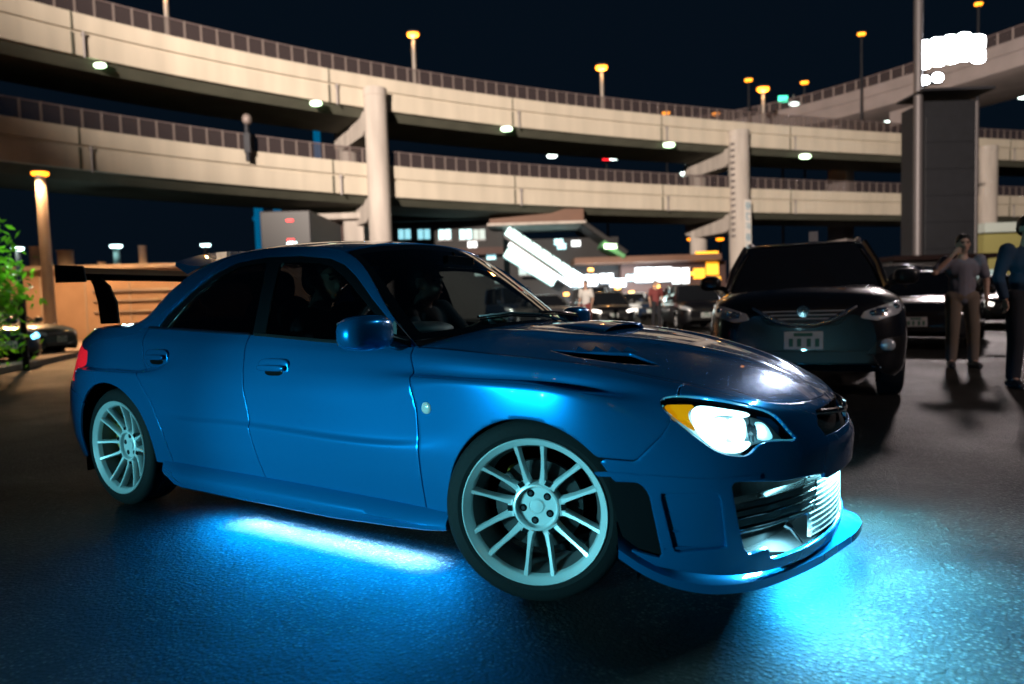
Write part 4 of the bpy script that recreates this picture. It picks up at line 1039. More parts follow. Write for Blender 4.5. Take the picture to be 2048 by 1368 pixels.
em_oshop = mat('orange_interior', (1, .5, .05), emit=(1.0, .36, .01), estr=1.3, sample=False)
wall_pink = mat('rendered_wall', (.50, .36, .27), rough=.85, noise=.25, nscale=.8)
frame_m = mat('window_frame', (.05, .05, .055), rough=.4, metal=.5)
green_l = mat('green_canopy', (.10, .30, .12), rough=.6)

bd_ = 50.0; c0 = at_depth(1024, 560, bd_)
rest = empty('rest_house', (c0[0], c0[1], 0), TH, 'dark rest house with lit upstairs windows and a glowing glazed escalator', 'building')
KB = bd_/FPX
def X(u): 
    p = at_depth(u, 600, bd_); return float((p-c0) @ RH)
def Z(u, v): return float(at_depth(u, v, bd_)[2])
def rb(name, u0, u1, v0, v1, y0, y1, m, parent=rest, bevel=0.0):
    um_ = (u0+u1)/2; z1, z0 = Z(um_, v0), max(Z(um_, v1), 0.0)
    b = MB(); b.box(((X(u0)+X(u1))/2, (y0+y1)/2, (z0+z1)/2), (X(u1)-X(u0), y1-y0, z1-z0)); return b.build(name, m, parent, bevel=bevel)
rb('wall', 770, 1010, 440, 640, .6, 9, darkwall)
rb('wall', 1010, 1250, 470, 640, 2.5, 9, darkwall)
rb('roof_slab', 765, 1000, 428, 441, -.2, 9.4, darkwall)
rb('fascia', 985, 1168, 424, 448, -1.2, 4, brown)
rb('fascia_trim', 980, 1172, 448, 453, -1.3, 4, concrete2)
rb('fascia', 1150, 1440, 512, 524, -.5, 3, brown)
rb('balcony_band', 790, 1010, 498, 512, -.6, .6, redbrown)
for u in (812, 851, 893, 935, 962):
    w_ = rb('window', u-12, u+12, 457, 478, .5, .62, em_win if u < 950 else em_dim)
    rb('window_frame', u-13.5, u+13.5, 477, 480, .40, .58, frame_m, w_); rb('window_frame', u-1, u+1, 457, 478, .45, .5, frame_m, w_)
for u, v, m_ in ((948,488,em_shop),(1000,560,em_dim),(985,512,em_win),(1125,478,em_win),(1131,487,em_win),(1161,481,em_shop),(960,545,em_dim),(1080,500,em_dim)):
    rb('window', u-9, u+9, v-6, v+6, .3 if u < 1010 else 2.2, .6 if u < 1010 else 2.52, m_)
# the inclined escalator tube
def incl(name, p0, p1, wpx, y0, y1, m, parent=rest):
    a = np.array([X(p0[0]), Z(*p0)]); c = np.array([X(p1[0]), Z(*p1)]); t = (c-a)/np.linalg.norm(c-a); n = np.array([-t[1], t[0]])*wpx*KB/2
    poly = [tuple(a+n), tuple(c+n), tuple(c-n), tuple(a-n)]
    b = MB(); b.prism(poly, y0, y1, 'xz'); return b.build(name, m, parent, bevel=.05)
tube = incl('escalator_hall', (1018, 462), (1160, 560), 19, -.6, .4, em_tube)
incl('escalator_rail', (1022, 488), (1140, 566), 12, -.8, .2, em_shop, tube)
incl('escalator_base', (1014, 505), (1110, 565), 18, -.2, 1.0, em_tube, tube)
incl('escalator_soffit', (1012, 474), (1150, 570), 6, -.9, .3, frame_m, tube)
for k in range(7):
    u = 1028+k*19; vv_ = 462+k*13.4; incl('escalator_mullion', (u, vv_-9), (u+.5, vv_+9), 2.2, -.75, .42, frame_m, tube)
incl('sloping_roof', (1168, 448), (1252, 508), 9, -1, 5, darkwall)
incl('green_canopy', (1205, 488), (1250, 512), 14, -.8, 1.5, green_l)
rb('canopy_lamp', 1208, 1232, 490, 499, -1.0, -.8, em_green)
for u0, u1, v0, v1, m_ in ((1142,1172,549,572,em_shop),(1176,1200,548,570,em_shop),(1205,1232,546,564,em_shop),(1226,1258,556,572,em_shop),(1278,1352,533,562,em_shop),(1354,1388,534,566,em_shop),(1040,1075,520,548,em_dim),(1260,1276,548,560,em_win)):
    w_ = rb('shop_window', u0, u1, v0, v1, 1.2, 1.4, m_); rb('window_frame', u0, u1, v1, v1+3, 1.1, 1.4, frame_m, w_); rb('window_frame', (u0+u1)/2-1, (u0+u1)/2+1, v0, v1, 1.12, 1.2, frame_m, w_)
for u, v in ((1240,575),(1392,546),(1135,588),(1186,538),(1268,585),(1320,572),(1370,575),(1108,560),(1215,592),(1432,580)): rb('amber_lamp', u-5, u+5, v-3, v+3, .9, 1.1, em_orange2)
for u0, u1, v0, v1 in ((1398,1420,535,556),(1424,1448,522,548),(1402,1448,500,516),(1430,1452,552,566)):
    rb('orange_window', u0, u1, v0, v1, 1.2, 1.4, em_oshop)
rb('wall', 1250, 1465, 522, 640, 1.5, 8, redbrown)
fl = bpy.data.lights.new('shop_light', 'AREA'); fl.energy = 900; fl.color = (.8, .95, 1.0); fl.shape = 'RECTANGLE'; fl.size = 8; fl.size_y = 1.5
lo = bpy.data.objects.new('shop_light', fl); link(lo, rest); lo.location = (X(1230), -1.2, 2.6); lo.rotation_euler = (math.radians(75), 0, 0)

# ticket building beside the first pier
td_ = 43.0; t0 = at_depth(665, 560, td_)
tk_ = empty('ticket_building', (t0[0], t0[1], 0), TH, 'small concrete stair building with stepped cornice and dark doorway by the pier', 'building')
def tb(name, u0, u1, v0, v1, y0, y1, m):
    kk = td_/FPX; xa = (u0-665)*kk; xb = (u1-665)*kk; z1 = at_depth(665, v0, td_)[2]; z0 = max(at_depth(665, v1, td_)[2], 0)
    b = MB(); b.box(((xa+xb)/2, (y0+y1)/2, (z0+z1)/2), (xb-xa, y1-y0, z1-z0)); return b.build(name, m, tk_, bevel=.04)
tb('wall', 612, 632, 430, 660, 0, 3, concrete2); tb('wall', 690, 730, 430, 660, .2, 3, concrete2); tb('wall', 632, 690, 440, 660, 1.2, 3, redbrown)
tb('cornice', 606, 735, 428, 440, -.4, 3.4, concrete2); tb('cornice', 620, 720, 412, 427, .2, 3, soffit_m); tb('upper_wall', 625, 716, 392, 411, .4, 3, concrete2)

# grey box truck
bt0 = at_depth(576, 560, 33.0); kk = 33/FPX
trk = empty('box_truck', (bt0[0], bt0[1], 0), TH, 'grey box truck with small red marker lamps parked behind the sedan roof', 'truck')
z1 = at_depth(576, 421, 33)[2]
b = MB(); b.box((0, 3.0, (z1+1.1)/2), (100*kk, 6, z1-1.1)); b.build('cargo_box', mat('truck_grey', (.022, .020, .024), rough=.5), trk, bevel=.06)
b = MB(); b.box((0, 3.0, .95), (90*kk, 6, .3)); b.build('chassis', dark_steel, trk)
for sx in (-1, 1):
    b = MB(); b.lathe([(0, -.15), (.48, -.15), (.5, -.1), (.5, .15), (0, .15)], 24, 'x', (sx*1.0, 4.5, .5)); b.build('wheel', rubber, trk, True, 40)
for (u, v) in ((586, 441), (586, 480)):
    zz_ = at_depth(u, v, 33)[2]; b = MB(); b.box(((u-576)*kk, -.03, zz_), (.34, .06, .12)); b.build('marker_lamp', em_red, trk)
zz_ = at_depth(588, 488, 33)[2]; b = MB(); b.box(((588-576)*kk, -.04, zz_), (.45, .06, .2)); b.build('marker_lamp', em_cool, trk)

# far pylons, their blue lighting put into the material as emission
em_pyl = mat('pylon_blue_glow', (.05, .3, .5), emit=(.0, .12, .26), estr=.8, sample=False)
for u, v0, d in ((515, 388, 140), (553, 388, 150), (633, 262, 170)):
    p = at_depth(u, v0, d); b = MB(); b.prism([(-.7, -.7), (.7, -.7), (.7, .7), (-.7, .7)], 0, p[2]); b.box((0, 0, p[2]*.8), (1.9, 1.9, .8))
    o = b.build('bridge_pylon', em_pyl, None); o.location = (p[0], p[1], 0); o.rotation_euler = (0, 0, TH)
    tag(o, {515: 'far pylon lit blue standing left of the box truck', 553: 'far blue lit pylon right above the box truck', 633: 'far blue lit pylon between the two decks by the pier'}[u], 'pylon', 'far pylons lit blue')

# low rendered wall building on the left, with stub columns on its roof
wd = 27.0; w0_ = at_depth(180, 600, wd); kw_ = wd/FPX
lw_ = empty('low_building', (w0_[0], w0_[1], 0), TH+.10, 'long low building with warm rendered front and stub columns on its roof', 'building')
hh = at_depth(180, 540, wd)[2]
b = MB(); b.box((1.5, 2, hh/2), (15, 4, hh)); b.build('wall', wall_pink, lw_)
b = MB(); b.box((1.5, 1.8, hh+.09), (15.3, 4.6, .18)); b.build('roof_slab', concrete2, lw_, bevel=.03)
for u, wpx, vtop in ((70, 20, 492), (127, 28, 499), (195, 14, 522), (275, 15, 488)):
    z1 = at_depth(u, vtop, wd)[2]; b = MB(); b.lathe([(wpx*kw_/2, hh+.18), (wpx*kw_/2, z1-.05), (wpx*kw_/2*1.08, z1-.05), (wpx*kw_/2*1.08, z1), (0, z1)], 20, 'z', ((u-180)*kw_, .5, 0)); b.build('stub_column', concrete2, lw_, True, 40)
for vz, rad in ((580, .07), (600, .05), (622, .05)):
    z1 = at_depth(290, vz, wd)[2]; b = MB(); b.tube([(.2, -.12, z1), (7.5, -.12, z1)], rad, 8); b.build('wall_pipe', pale_steel, lw_, True)
for k in range(9):
    b = MB(); b.box((-5.4+k*1.75, -.02, hh/2), (.06, .05, hh)); b.build('wall_joint', concrete2, lw_)
b = MB(); b.box((-3.6, -.02, .95), (2.2, .1, 1.9)); b.build('shutter', darkwall, lw_)

street_lamp(80, 347, 21.5, 0, em_orange, 'tall sodium street lamp beside the low rendered building', pole=.15, head=(.54, .22), light=13000, colour=(1, .52, .22))
street_lamp(232, 492, 34, 0, em_cool, 'short white area lamp on a pale lit pole', pole=.16, head=(.62, .24), group='white area lamps', pm=mat('teal_pole', (.35, .5, .5), rough=.5), light=260, colour=(.7, 1, 1))
street_lamp(411, 490, 36, 0, em_cool, 'white area lamp rising above the sedan rear glass', pole=.12, head=(.55, .22), group='white area lamps', pm=dark_steel)
street_lamp(35, 497, 13.0, 0, em_cool, 'white garden lamp right behind the green tree', pole=.05, head=(.24, .10), group='white area lamps', pm=dark_steel, light=80, colour=(.85, 1, .8))

# dark roofed building and pale wall at the right
rd_ = 30.0; r0 = at_depth(1880, 600, rd_); kr = rd_/FPX
rbd = empty('low_dark_building', (r0[0], r0[1], 0), TH, 'low dark flat roofed building beyond the standing man', 'building')
zA, zB = at_depth(1880, 520, rd_)[2], at_depth(1880, 440, rd_)[2]
b = MB(); b.box((0, 2.5, zA/2), (190*kr, 5, zA)); b.build('wall', darkwall, rbd)
b = MB(); b.box((0, 2.4, zA+.12), (204*kr, 5.6, .22)); b.build('roof', mat('dark_red_roof', (.008, .004, .004), rough=.9, spec=.1), rbd)
for u in (1790, 1840, 1975):
    b = MB(); b.box(((u-1880)*kr, -.03, 1.7), (1.0, .06, .55)); b.build('window', em_dim, rbd)
yd = 44.0; y0_ = at_depth(2010, 600, yd); ky = yd/FPX
yb = empty('side_pavilion', (y0_[0], y0_[1], 0), TH, 'pale banded pavilion with an olive lower wall behind the round pier', 'building')
za, zb, zc_ = at_depth(2010, 465, yd)[2], at_depth(2010, 452, yd)[2], at_depth(2010, 492, yd)[2]
b = MB(); b.box((1.6, 2, za/2), (6.2, 4, za)); b.build('wall', mat('olive_wall', (.22, .20, .07), rough=.8), yb)
b = MB(); b.box((1.6, 1.8, (za+zb)/2+.1), (6.8, 4.6, zb-za+.2)); b.build('roof_band', mat('pale_band', (.36, .40, .38), rough=.7), yb)

# kerb island at the left
ki = [on_ground(u, v) for u, v in ((-260, 790), (-40, 757), (60, 737), (165, 712), (330, 690), (330, 668), (100, 672), (-260, 690))]
b = MB(); b.prism([(q[0], q[1]) for q in ki], .004, .14, 'xy'); o = b.build('kerb_island', mat('kerb_concrete', (.30, .25, .23), rough=.85, noise=.3, nscale=3), None, bevel=.02); tag(o, kind='structure')

# ------------------------------------------------------------------ tree at the left edge
leaf_m = mat('leaf_green', (.05, .17, .012), rough=.5)
_n = leaf_m.node_tree; _t = _n.nodes.new('ShaderNodeBsdfTranslucent'); _t.inputs[0].default_value = (.10, .36, .015, 1); _a = _n.nodes.new('ShaderNodeAddShader')
_o = [q for q in _n.nodes if q.type == 'OUTPUT_MATERIAL'][0]; _n.links.new(_n.nodes['Principled BSDF'].outputs[0], _a.inputs[0]); _n.links.new(_t.outputs[0], _a.inputs[1]); _n.links.new(_a.outputs[0], _o.inputs[0])
bark = mat('bark', (.09, .06, .04), rough=.9, bump=.4, bscale=20)
def tree(c, H, R, label, nl=2600):
    r = empty('broadleaf_tree', c, 0, label, 'tree')
    b = MB(); b.tube([(0, 0, 0), (.05, .02, H*.25), (-.03, .05, H*.5), (.04, 0, H*.8)], [.13, .10, .075, .03], 10)
    lim = []
    for k in range(9):
        a = k*2.4; z0 = H*(.3+.05*k); e = Vector((math.cos(a)*R*.75, math.sin(a)*R*.75, z0+.5+.25*math.sin(k*1.7))); lim.append(e)
        b.tube([(0, 0, z0), tuple(e*.5+Vector((0, 0, z0*.5+.12))), tuple(e)], [.05, .03, .012], 6)
    b.build('trunk', bark, r, True)
    V = []; F = []; rg = np.random.default_rng(3)
    cl = [np.array([rg.normal()*R*.45, rg.normal()*R*.45, H*.62+rg.normal()*H*.17]) for _ in range(26)]+[np.array(e) for e in lim]
    for i in range(nl):
        q = cl[rg.integers(len(cl))]+rg.normal(size=3)*np.array([.26, .26, .19]); n = rg.normal(size=3); n /= np.linalg.norm(n); t = np.cross(n, rg.normal(size=3)); t /= np.linalg.norm(t); s_ = np.cross(n, t); L = .055+.05*rg.random()
        k = len(V); V += [q-t*L, q+s_*L*.42+n*.008, q+t*L, q-s_*L*.42+n*.008]; F.append((k, k+1, k+2, k+3))
    o = obj('crown', V, F, leaf_m, r)
    return r
tq_ = at_depth(-62, 600, 11.5); tree((tq_[0], tq_[1], 0.0), 2.55, .62, 'small leafy tree lit vivid green at the edge of the lot')

# unseen flood masts: one facing the viaduct, two added to light hood and people
def flood_mast(pos, H, aim, energy, colour, size, label, blend=.5, soft=.5):
    d = np.array(aim)-np.array([pos[0], pos[1], H]); rz = math.atan2(d[1], d[0])-PI/2
    r = empty('flood_mast', (pos[0], pos[1], 0), rz, label, 'flood mast', 'flood masts around the lot')
    b = MB(); b.tube([(0, 0, 0), (0, 0, H*.6), (0, 0, H)], [.22, .17, .12], 14); b.build('pole', pale_steel, r, True)
    b = MB(); b.box((0, 0, H), (2.4, .12, .12)); b.build('cross_bar', pale_steel, r)
    for k in range(4):
        b = MB(); b.box((-.9+k*.6, .14, H+.22), (.5, .22, .4)); h_ = b.build('flood_head', dark_steel, r, bevel=.02)
        b = MB(); b.box((-.9+k*.6, .262, H+.22), (.42, .01, .32)); b.build('flood_lens', em_white, h_)
    l = bpy.data.lights.new('flood_light', 'SPOT'); l.energy = energy; l.color = colour; l.spot_size = math.radians(size); l.spot_blend = blend; l.shadow_soft_size = soft
    lo = bpy.data.objects.new('flood_light', l); link(lo, r); lo.location = (0, .5, H+.2)
    el = math.atan2(d[2], math.hypot(d[0], d[1])); lo.rotation_euler = (PI/2+el, 0, 0)
    return r
def W(lat, dep, z=0): q = CAM+FH*dep+RH*lat; return (q[0], q[1], z)
flood_mast(W(-20, -30)[:2], 16, W(12, 50, 33), 520000, (1.0, .85, .71), 60, 'warm white flood mast far behind the photographer, facing the viaduct')
fm2 = flood_mast(W(13, 8)[:2], 11, W(0, 3, .8), 2400, (.40, .85, 1.0), 19, 'unseen cool flood mast added to light the sedan hood', blend=.6, soft=.25)  # added mast out of view, brings cool light onto the hood
flood_mast(W(17, -13)[:2], 13, W(5.6, 8.6, .9), 8500, (1.0, .78, .72), 25, 'unseen warm flood mast added as fill on the SUV and the people beside it', blend=.8, soft=.3)  # added mast out of view, warm fill for the right side
em_hot = mat('sodium_lens_hot', (1, .5, .1), emit=(1.0, .36, .03), estr=60, sample=False)
for k, (la, de, hh_) in enumerate(((-16, -9, 8), (-10, -15, 8.5), (-3, -12, 8), (3, -20, 9), (9, -13, 8.5), (15, -18, 9), (-22, -16, 9), (20, -8, 9), (-28, -8, 9), (-6, -26, 9), (-14, -24, 9), (7, -28, 9))):
    q = W(la, de); r = empty('street_lamp', q, TH, 'sodium lamp of the lot mirrored as an orange fleck in the blue paint', 'street lamp', 'sodium lamps around the lot')
    b = MB(); b.tube([(0, 0, 0), (0, 0, hh_)], [.11, .07], 10); b.build('pole', orange_pole, r, True)
    V, F = superell((0, 0, hh_), (.32, .14, .07), 2.4, 18, 8); obj('lens', V, F, em_hot, r, True)
    V, F = superell((0, 0, hh_+.08), (.60, .26, .12), 2.4, 18, 8); obj('head_cap', V, F, dark_steel, r, True)
# ================================================================== other vehicles
from mathutils.bvhtree import BVHTree
def paint_mat(name, c, rough=.3): return mat(name, c, rough=rough, metal=.2, coat=1.0, coat_rough=.03)
black_paint = paint_mat('black_paint', (.006, .006, .008)); white_paint = paint_mat('white_paint', (.55, .58, .60)); navy_paint = paint_mat('navy_paint', (.008, .018, .04)); grey_paint = paint_mat('grey_paint', (.05, .05, .055))
car_glass = mat('car_glass', (.008, .009, .011), rough=.04, coat=.5, spec=.6)
plate_m = mat('number_plate', (.40, .40, .40), rough=.45); plate_ink = mat('plate_ink', (.03, .12, .08), rough=.6)
lamp_glass = mat('lamp_unlit', (.55, .57, .60), rough=.22, metal=.4, coat=1)
grille_dk = mat('grille_dark', (.006, .006, .006), rough=.4)

def front_patch(name, poly, fx, off, m, parent, sy=1, n=26, sign=1, thick=.015):
    """a piece lying on the curved nose: outline given in (y, z)"""
    poly = np.array(poly, float); y0, y1, z0, z1 = poly[:, 0].min(), poly[:, 0].max(), poly[:, 1].min(), poly[:, 1].max()
    gy, gz_ = np.meshgrid(np.linspace(y0, y1, n), np.linspace(z0, z1, max(8, n//2)), indexing='ij')
    P = np.stack([gy.ravel(), gz_.ravel()], 1); s = sdf_poly(P, poly)
    Xf = fx(np.abs(P[:, 0]), P[:, 1])+off
    V = np.stack([sign*Xf, P[:, 0], P[:, 1]], 1); V, F = clip(V, grid_faces(*gy.shape), s+1e-5)
    if sy < 0: V = V*np.array([1, -1, 1])
    return panel(name, V, F, m, parent, edge=thick, centre=(0, 0, .5), round_=.003)

def make_car(name, label, cat, P, body_m, loc, rz, group=None, detail=1, lit=None):
    L, W_, H, zb, zh, zbelt, zd = P['L'], P['W']/2, P['H'], P['zb'], P['zh'], P['zbelt'], P['zd']
    r_ = P['r']; xf, xr = P['xf'], P['xr']
    root = empty(name, loc, rz, label, cat, group)
    hx0 = P['cowl']; rx0 = P['deck']
    xs = np.concatenate([[-L/2, -L/2+.02, -L/2+.07, -L/2+.16, -L/2+.32], np.linspace(-L/2+.5, L/2-.55, 40), [L/2-.42, L/2-.30, L/2-.19, L/2-.10, L/2-.045, L/2-.012, L/2]])
    e = np.minimum(xs+L/2, L/2-xs)
    wf = W_*np.interp(e, [0, .012, .045, .10, .19, .30, .42, .6], P.get('plan', [.60, .66, .74, .82, .90, .95, .98, 1.0]))
    ztop = np.interp(xs, [-L/2, -L/2+.08, rx0, hx0, hx0+.15, L/2-.35, L/2-.12, L/2-.02, L/2], [zd-.22, zd-.05, zbelt+.02, zbelt, zbelt-.005, zh+.06, zh-.01, zh-.10, zh-.16])
    zbot = np.interp(e, [0, .05, .2], [zb+.12, zb+.03, zb])
    rows = []
    for x_, w_, zt, z0 in zip(xs, wf, ztop, zbot):
        h = zt-z0; cr = .05*np.clip((x_-hx0)/.3, 0, 1)+.02
        half_ = [(w_*.90, z0), (w_*.965, z0+h*.10), (w_*.99, z0+h*.28), (w_, z0+h*.50), (w_*.988, z0+h*.68), (w_*.965, z0+h*.83), (w_*.92, z0+h*.93), (w_*.84, z0+h*.985), (w_*.70, z0+h+cr*.45), (w_*.4, z0+h+cr*.8), (0, z0+h+cr)]
        rows.append([(x_, -a, b) for a, b in half_]+[(x_, a, b) for a, b in half_[::-1][1:]])
    R = np.array(rows); m_ = R.shape[1]
    # refine along the section
    tq_ = np.linspace(0, m_-1, (m_-1)*3+1); R = np.stack([pchip(np.arange(float(m_)), R[i], tq_) for i in range(len(R))]); m_ = R.shape[1]
    V = R.reshape(-1, 3); F = grid_faces(len(R), m_).tolist()+[tuple(range(m_))[::-1], tuple((len(R)-1)*m_+q for q in range(m_))]
    s = np.minimum(arch(V[:, 0], V[:, 2], xf, r_, r_*1.13), arch(V[:, 0], V[:, 2], xr, r_, r_*1.13)); s = np.where(np.abs(V[:, 1]) > W_*.55, s, 1)
    bvh = BVHTree.FromPolygons([tuple(q) for q in V], [tuple(q) for q in F])
    V, F = clip(V, F, s); obj('body', V, F, body_m, root, True, 40)
    b = MB(); b.box((0, 0, zb+.10), (L*.86, W_*1.5, .16)); b.build('underbody', black_matte, root)
    def fx(y, z, sgn=1):
        y, z = np.broadcast_arrays(np.asarray(y, float), np.asarray(z, float)); out = np.zeros(y.size)
        for k, (a, c) in enumerate(zip(y.ravel(), z.ravel())):
            h = bvh.ray_cast(Vector((sgn*9, a, c)), Vector((-sgn, 0, 0)))[0]; out[k] = sgn*h.x if h is not None else L/2-.5
        return out.reshape(y.shape)
    # greenhouse
    g = P['gh']                      # windscreen base x, top x, rear top x, rear base x, top half width factor
    zt = H-.06
    def ring(x0, x1, w_, z_, rr):
        pts = []
        for (cx, cy, a0) in ((x1-rr, w_-rr, 0), (x0+rr, w_-rr, PI/2), (x0+rr, -w_+rr, PI), (x1-rr, -w_+rr, 3*PI/2)):
            for q in range(7): a = a0+PI/2*q/6; pts.append((cx+rr*math.cos(a), cy+rr*math.sin(a), z_))
        return pts
    lv = []
    for t in np.linspace(0, 1, 7):
        bu = .035*math.sin(t*PI)
        lv.append(ring(g[3]+(g[2]-g[3])*t-bu*.3, g[0]+(g[1]-g[0])*t+bu*.5, W_*(.90+(g[4]-.90)*t)+bu*.6, zbelt-.01+(zt-zbelt+.01)*t, .10+.05*t))
    n_ = len(lv[0]); V = [p for q in lv for p in q]; F = [(i*n_+k, i*n_+(k+1) % n_, (i+1)*n_+(k+1) % n_, (i+1)*n_+k) for i in range(6) for k in range(n_)]
    gl = obj('cabin_glass', V, F, car_glass, root, True, 40)
    V = list(lv[-1]); 
    for k, (sc_, dz) in enumerate(((.985, .025), (.90, .045), (.6, .058), (.25, .062))):
        cxm = (g[1]+g[2])/2; V += [(cxm+(p[0]-cxm)*sc_, p[1]*sc_, zt+dz) for p in lv[-1]]
    F = [(i*n_+k, i*n_+(k+1) % n_, (i+1)*n_+(k+1) % n_, (i+1)*n_+k) for i in range(4) for k in range(n_)]+[tuple(4*n_+k for k in range(n_))]
    obj('roof', V, F, body_m, root, True, 50)
    for sy in (-1, 1):
        for (a, c) in (((g[0]+.02, .895), (g[1]+.03, g[4])), (((g[0]+g[3])/2+.1, .90), ((g[1]+g[2])/2+.1, g[4]+.008)), ((g[3]+.10, .90), (g[2]+.06, g[4]))):
            b = MB(); mid = ((a[0]+c[0])/2+.02, sy*(W_*(a[1]+c[1])/2+.03), (zbelt+zt)/2)
            b.tube([(a[0], sy*W_*a[1], zbelt-.01), mid, (c[0], sy*W_*c[1], zt+.01)], .032, 6); b.build('pillar', body_m if a[0] != (g[0]+g[3])/2+.1 else black_trim, root, True)
    # wheels
    first = None
    for xw in (xf, xr):
        for sy in (-1, 1):
            if first is None:
                wv = empty('wheel'); wv.parent = root
                t = MB(); t.lathe([(r_*.66, -.09), (r_*.72, -.105), (r_*.9, -.11), (r_*.985, -.09), (r_, -.06), (r_, .06), (r_*.985, .09), (r_*.7, .1)], 36); t.build('tyre', rubber, wv, True, 40)
                t = MB(); t.lathe([(r_*.70, -.10), (r_*.68, -.104), (r_*.64, -.085), (r_*.60, -.03), (r_*.5, -.02), (0, -.02)], 30); ri_ = t.build('rim', dark_metal, wv, True, 40)
                for q in range(5):
                    a = q*2*PI/5; t = MB(); t.tube([(r_*.1*math.cos(a), -.06, r_*.1*math.sin(a)), (r_*.66*math.cos(a), -.085, r_*.66*math.sin(a))], [.035, .025], 6); t.build('spoke', lamp_glass, ri_, True)
                first = wv
            else: wv = copy_tree(first, root)
            wv.location = (xw, sy*(W_-.12), r_); wv.rotation_euler = (0, 0, 0 if sy < 0 else PI)
            b = MB(); n_2 = 14; v = [(xw+r_*1.16*math.cos(PI*k/n_2), sy*yy*W_, r_+r_*1.16*math.sin(PI*k/n_2)) for k in range(n_2+1) for yy in (.55, .93)]
            b.add(v, [(2*k, 2*k+2, 2*k+3, 2*k+1) for k in range(n_2)]+[tuple(2*k for k in range(n_2+1))]); b.build('arch_liner', black_matte, root)
    for sy in (-1, 1):
        front_patch('headlight', P['lamp'], fx, .008, lit or lamp_glass, root, sy)
        front_patch('tail_lamp', [(W_*.55, zd-.30), (W_*.88, zd-.30), (W_*.86, zd-.12), (W_*.55, zd-.12)], lambda y, z: fx(y, z, -1), .004, tail_red, root, sy, sign=-1)
        V, F = superell((g[0]-.12, sy*(W_+.10), zbelt+.10), (.07, .12, .085), 3, 20, 12); mo = obj('wing_mirror', V, F, body_m, root, True)
        b = MB(); b.tube([(g[0]-.12, sy*(W_-.10), zbelt+.02), (g[0]-.12, sy*(W_+.04), zbelt+.06)], .03, 8); b.build('mirror_arm', black_trim, mo)
    front_patch('grille', P['grille'], fx, .006, grille_dk, root)
    front_patch('lower_intake', P['intake'], fx, .006, grille_dk, root)
    pz = P['plate']; xp = float(fx(0.0, pz))
    b = MB(); b.box((xp+.012, 0, pz), (.02, .33, .165)); pl = b.build('number_plate', plate_m, root, bevel=.004)
    b = MB()
    for q in range(4): b.box((xp+.0235, -.105+q*.07+(.012 if q > 1 else 0), pz-.02), (.002, .035, .075))
    b.box((xp+.0235, 0, pz+.055), (.002, .16, .03)); b.build('plate_marks', plate_ink, pl)
    return root, fx
SED = dict(L=4.5, W=1.76, H=1.45, zb=.20, zh=.76, zbelt=.92, zd=1.0, r=.31, xf=1.38, xr=-1.28, cowl=.85, deck=-1.35, gh=(.95, .25, -.85, -1.45, .68),
           lamp=[(.50,.60),(.80,.66),(.84,.74),(.66,.74),(.48,.68)], grille=[(-.44,.58),(.44,.58),(.48,.68),(-.48,.68)], intake=[(-.5,.26),(.5,.26),(.55,.42),(-.55,.42)], plate=.50)
HAT = dict(L=4.0, W=1.70, H=1.55, zb=.20, zh=.82, zbelt=.98, zd=1.05, r=.30, xf=1.22, xr=-1.25, cowl=.90, deck=-1.7, gh=(1.10, .45, -1.45, -1.85, .70),
           lamp=[(.48,.66),(.78,.72),(.80,.84),(.62,.80),(.46,.72)], grille=[(-.42,.62),(.42,.62),(.44,.70),(-.44,.70)], intake=[(-.5,.28),(.5,.28),(.5,.42),(-.5,.42)], plate=.50)
VAN = dict(L=4.7, W=1.70, H=1.95, zb=.24, zh=.95, zbelt=1.10, zd=1.25, r=.32, xf=1.55, xr=-1.45, cowl=1.55, deck=-2.2, gh=(1.75, 1.15, -2.1, -2.25, .80),
           lamp=[(.50,.72),(.78,.76),(.80,.90),(.62,.88),(.46,.80)], grille=[(-.42,.66),(.42,.66),(.44,.80),(-.44,.80)], intake=[(-.5,.30),(.5,.30),(.5,.46),(-.5,.46)], plate=.54)
def face_cam(u, v_or_depth, extra=0.0):
    """ground position on the ray through column u, heading turned to look at the camera"""
    p = at_depth(u, 600, v_or_depth); d = CAM-p; return (p[0], p[1], 0), math.atan2(d[1], d[0])+extra
def park(name, label, cat, P, m_, u, depth, extra=0.0, group=None, lit=None):
    (px_, py_, _), rz = face_cam(u, depth, extra); c, s_ = math.cos(rz), math.sin(rz)
    return make_car(name, label, cat, P, m_, (px_-c*P['L']/2, py_-s_*P['L']/2, 0), rz, group, lit=lit)

# ---- the black SUV in the middle distance
SUV = dict(L=4.64, W=1.80, H=1.66, zb=.26, zh=.96, zbelt=1.09, zd=1.15, r=.36, xf=1.40, xr=-1.30, cowl=.92, deck=-2.0, gh=(1.02, .42, -1.75, -2.15, .715), plan=[.66, .72, .80, .87, .93, .965, .985, 1.0],
           lamp=[(.47,.80),(.60,.775),(.78,.83),(.875,.93),(.86,.955),(.70,.925),(.50,.855)], grille=[(-.30,.745),(.30,.745),(.43,.90),(-.43,.90)], intake=[(-.62,.36),(.62,.36),(.55,.50),(-.55,.50)], plate=.60)
suv, sfx = park('parked_suv', 'black SUV with chrome V grille parked nose towards the sedan', 'car', SUV, black_paint, 1606, 5.95)
vt = []
for yv, zv in ((-.44, .905), (-.34, .845), (-.22, .775), (-.10, .745), (0, .742), (.10, .745), (.22, .775), (.34, .845), (.44, .905)):
    vt.append((float(sfx(abs(yv), zv))+.02, yv, zv))
b = MB(); b.tube(vt, [.014, .022, .028, .028, .028, .028, .028, .022, .014], 10); b.build('chrome_trim', mat('satin_chrome', (.8, .8, .82), rough=.24, metal=1.0), suv, True)
b = MB(); b.lathe([(0, .012), (.05, .010), (.058, .0)], 24, 'x', (float(sfx(0, .86))+.01, 0, .865)); b.build('emblem', chrome, suv, True)
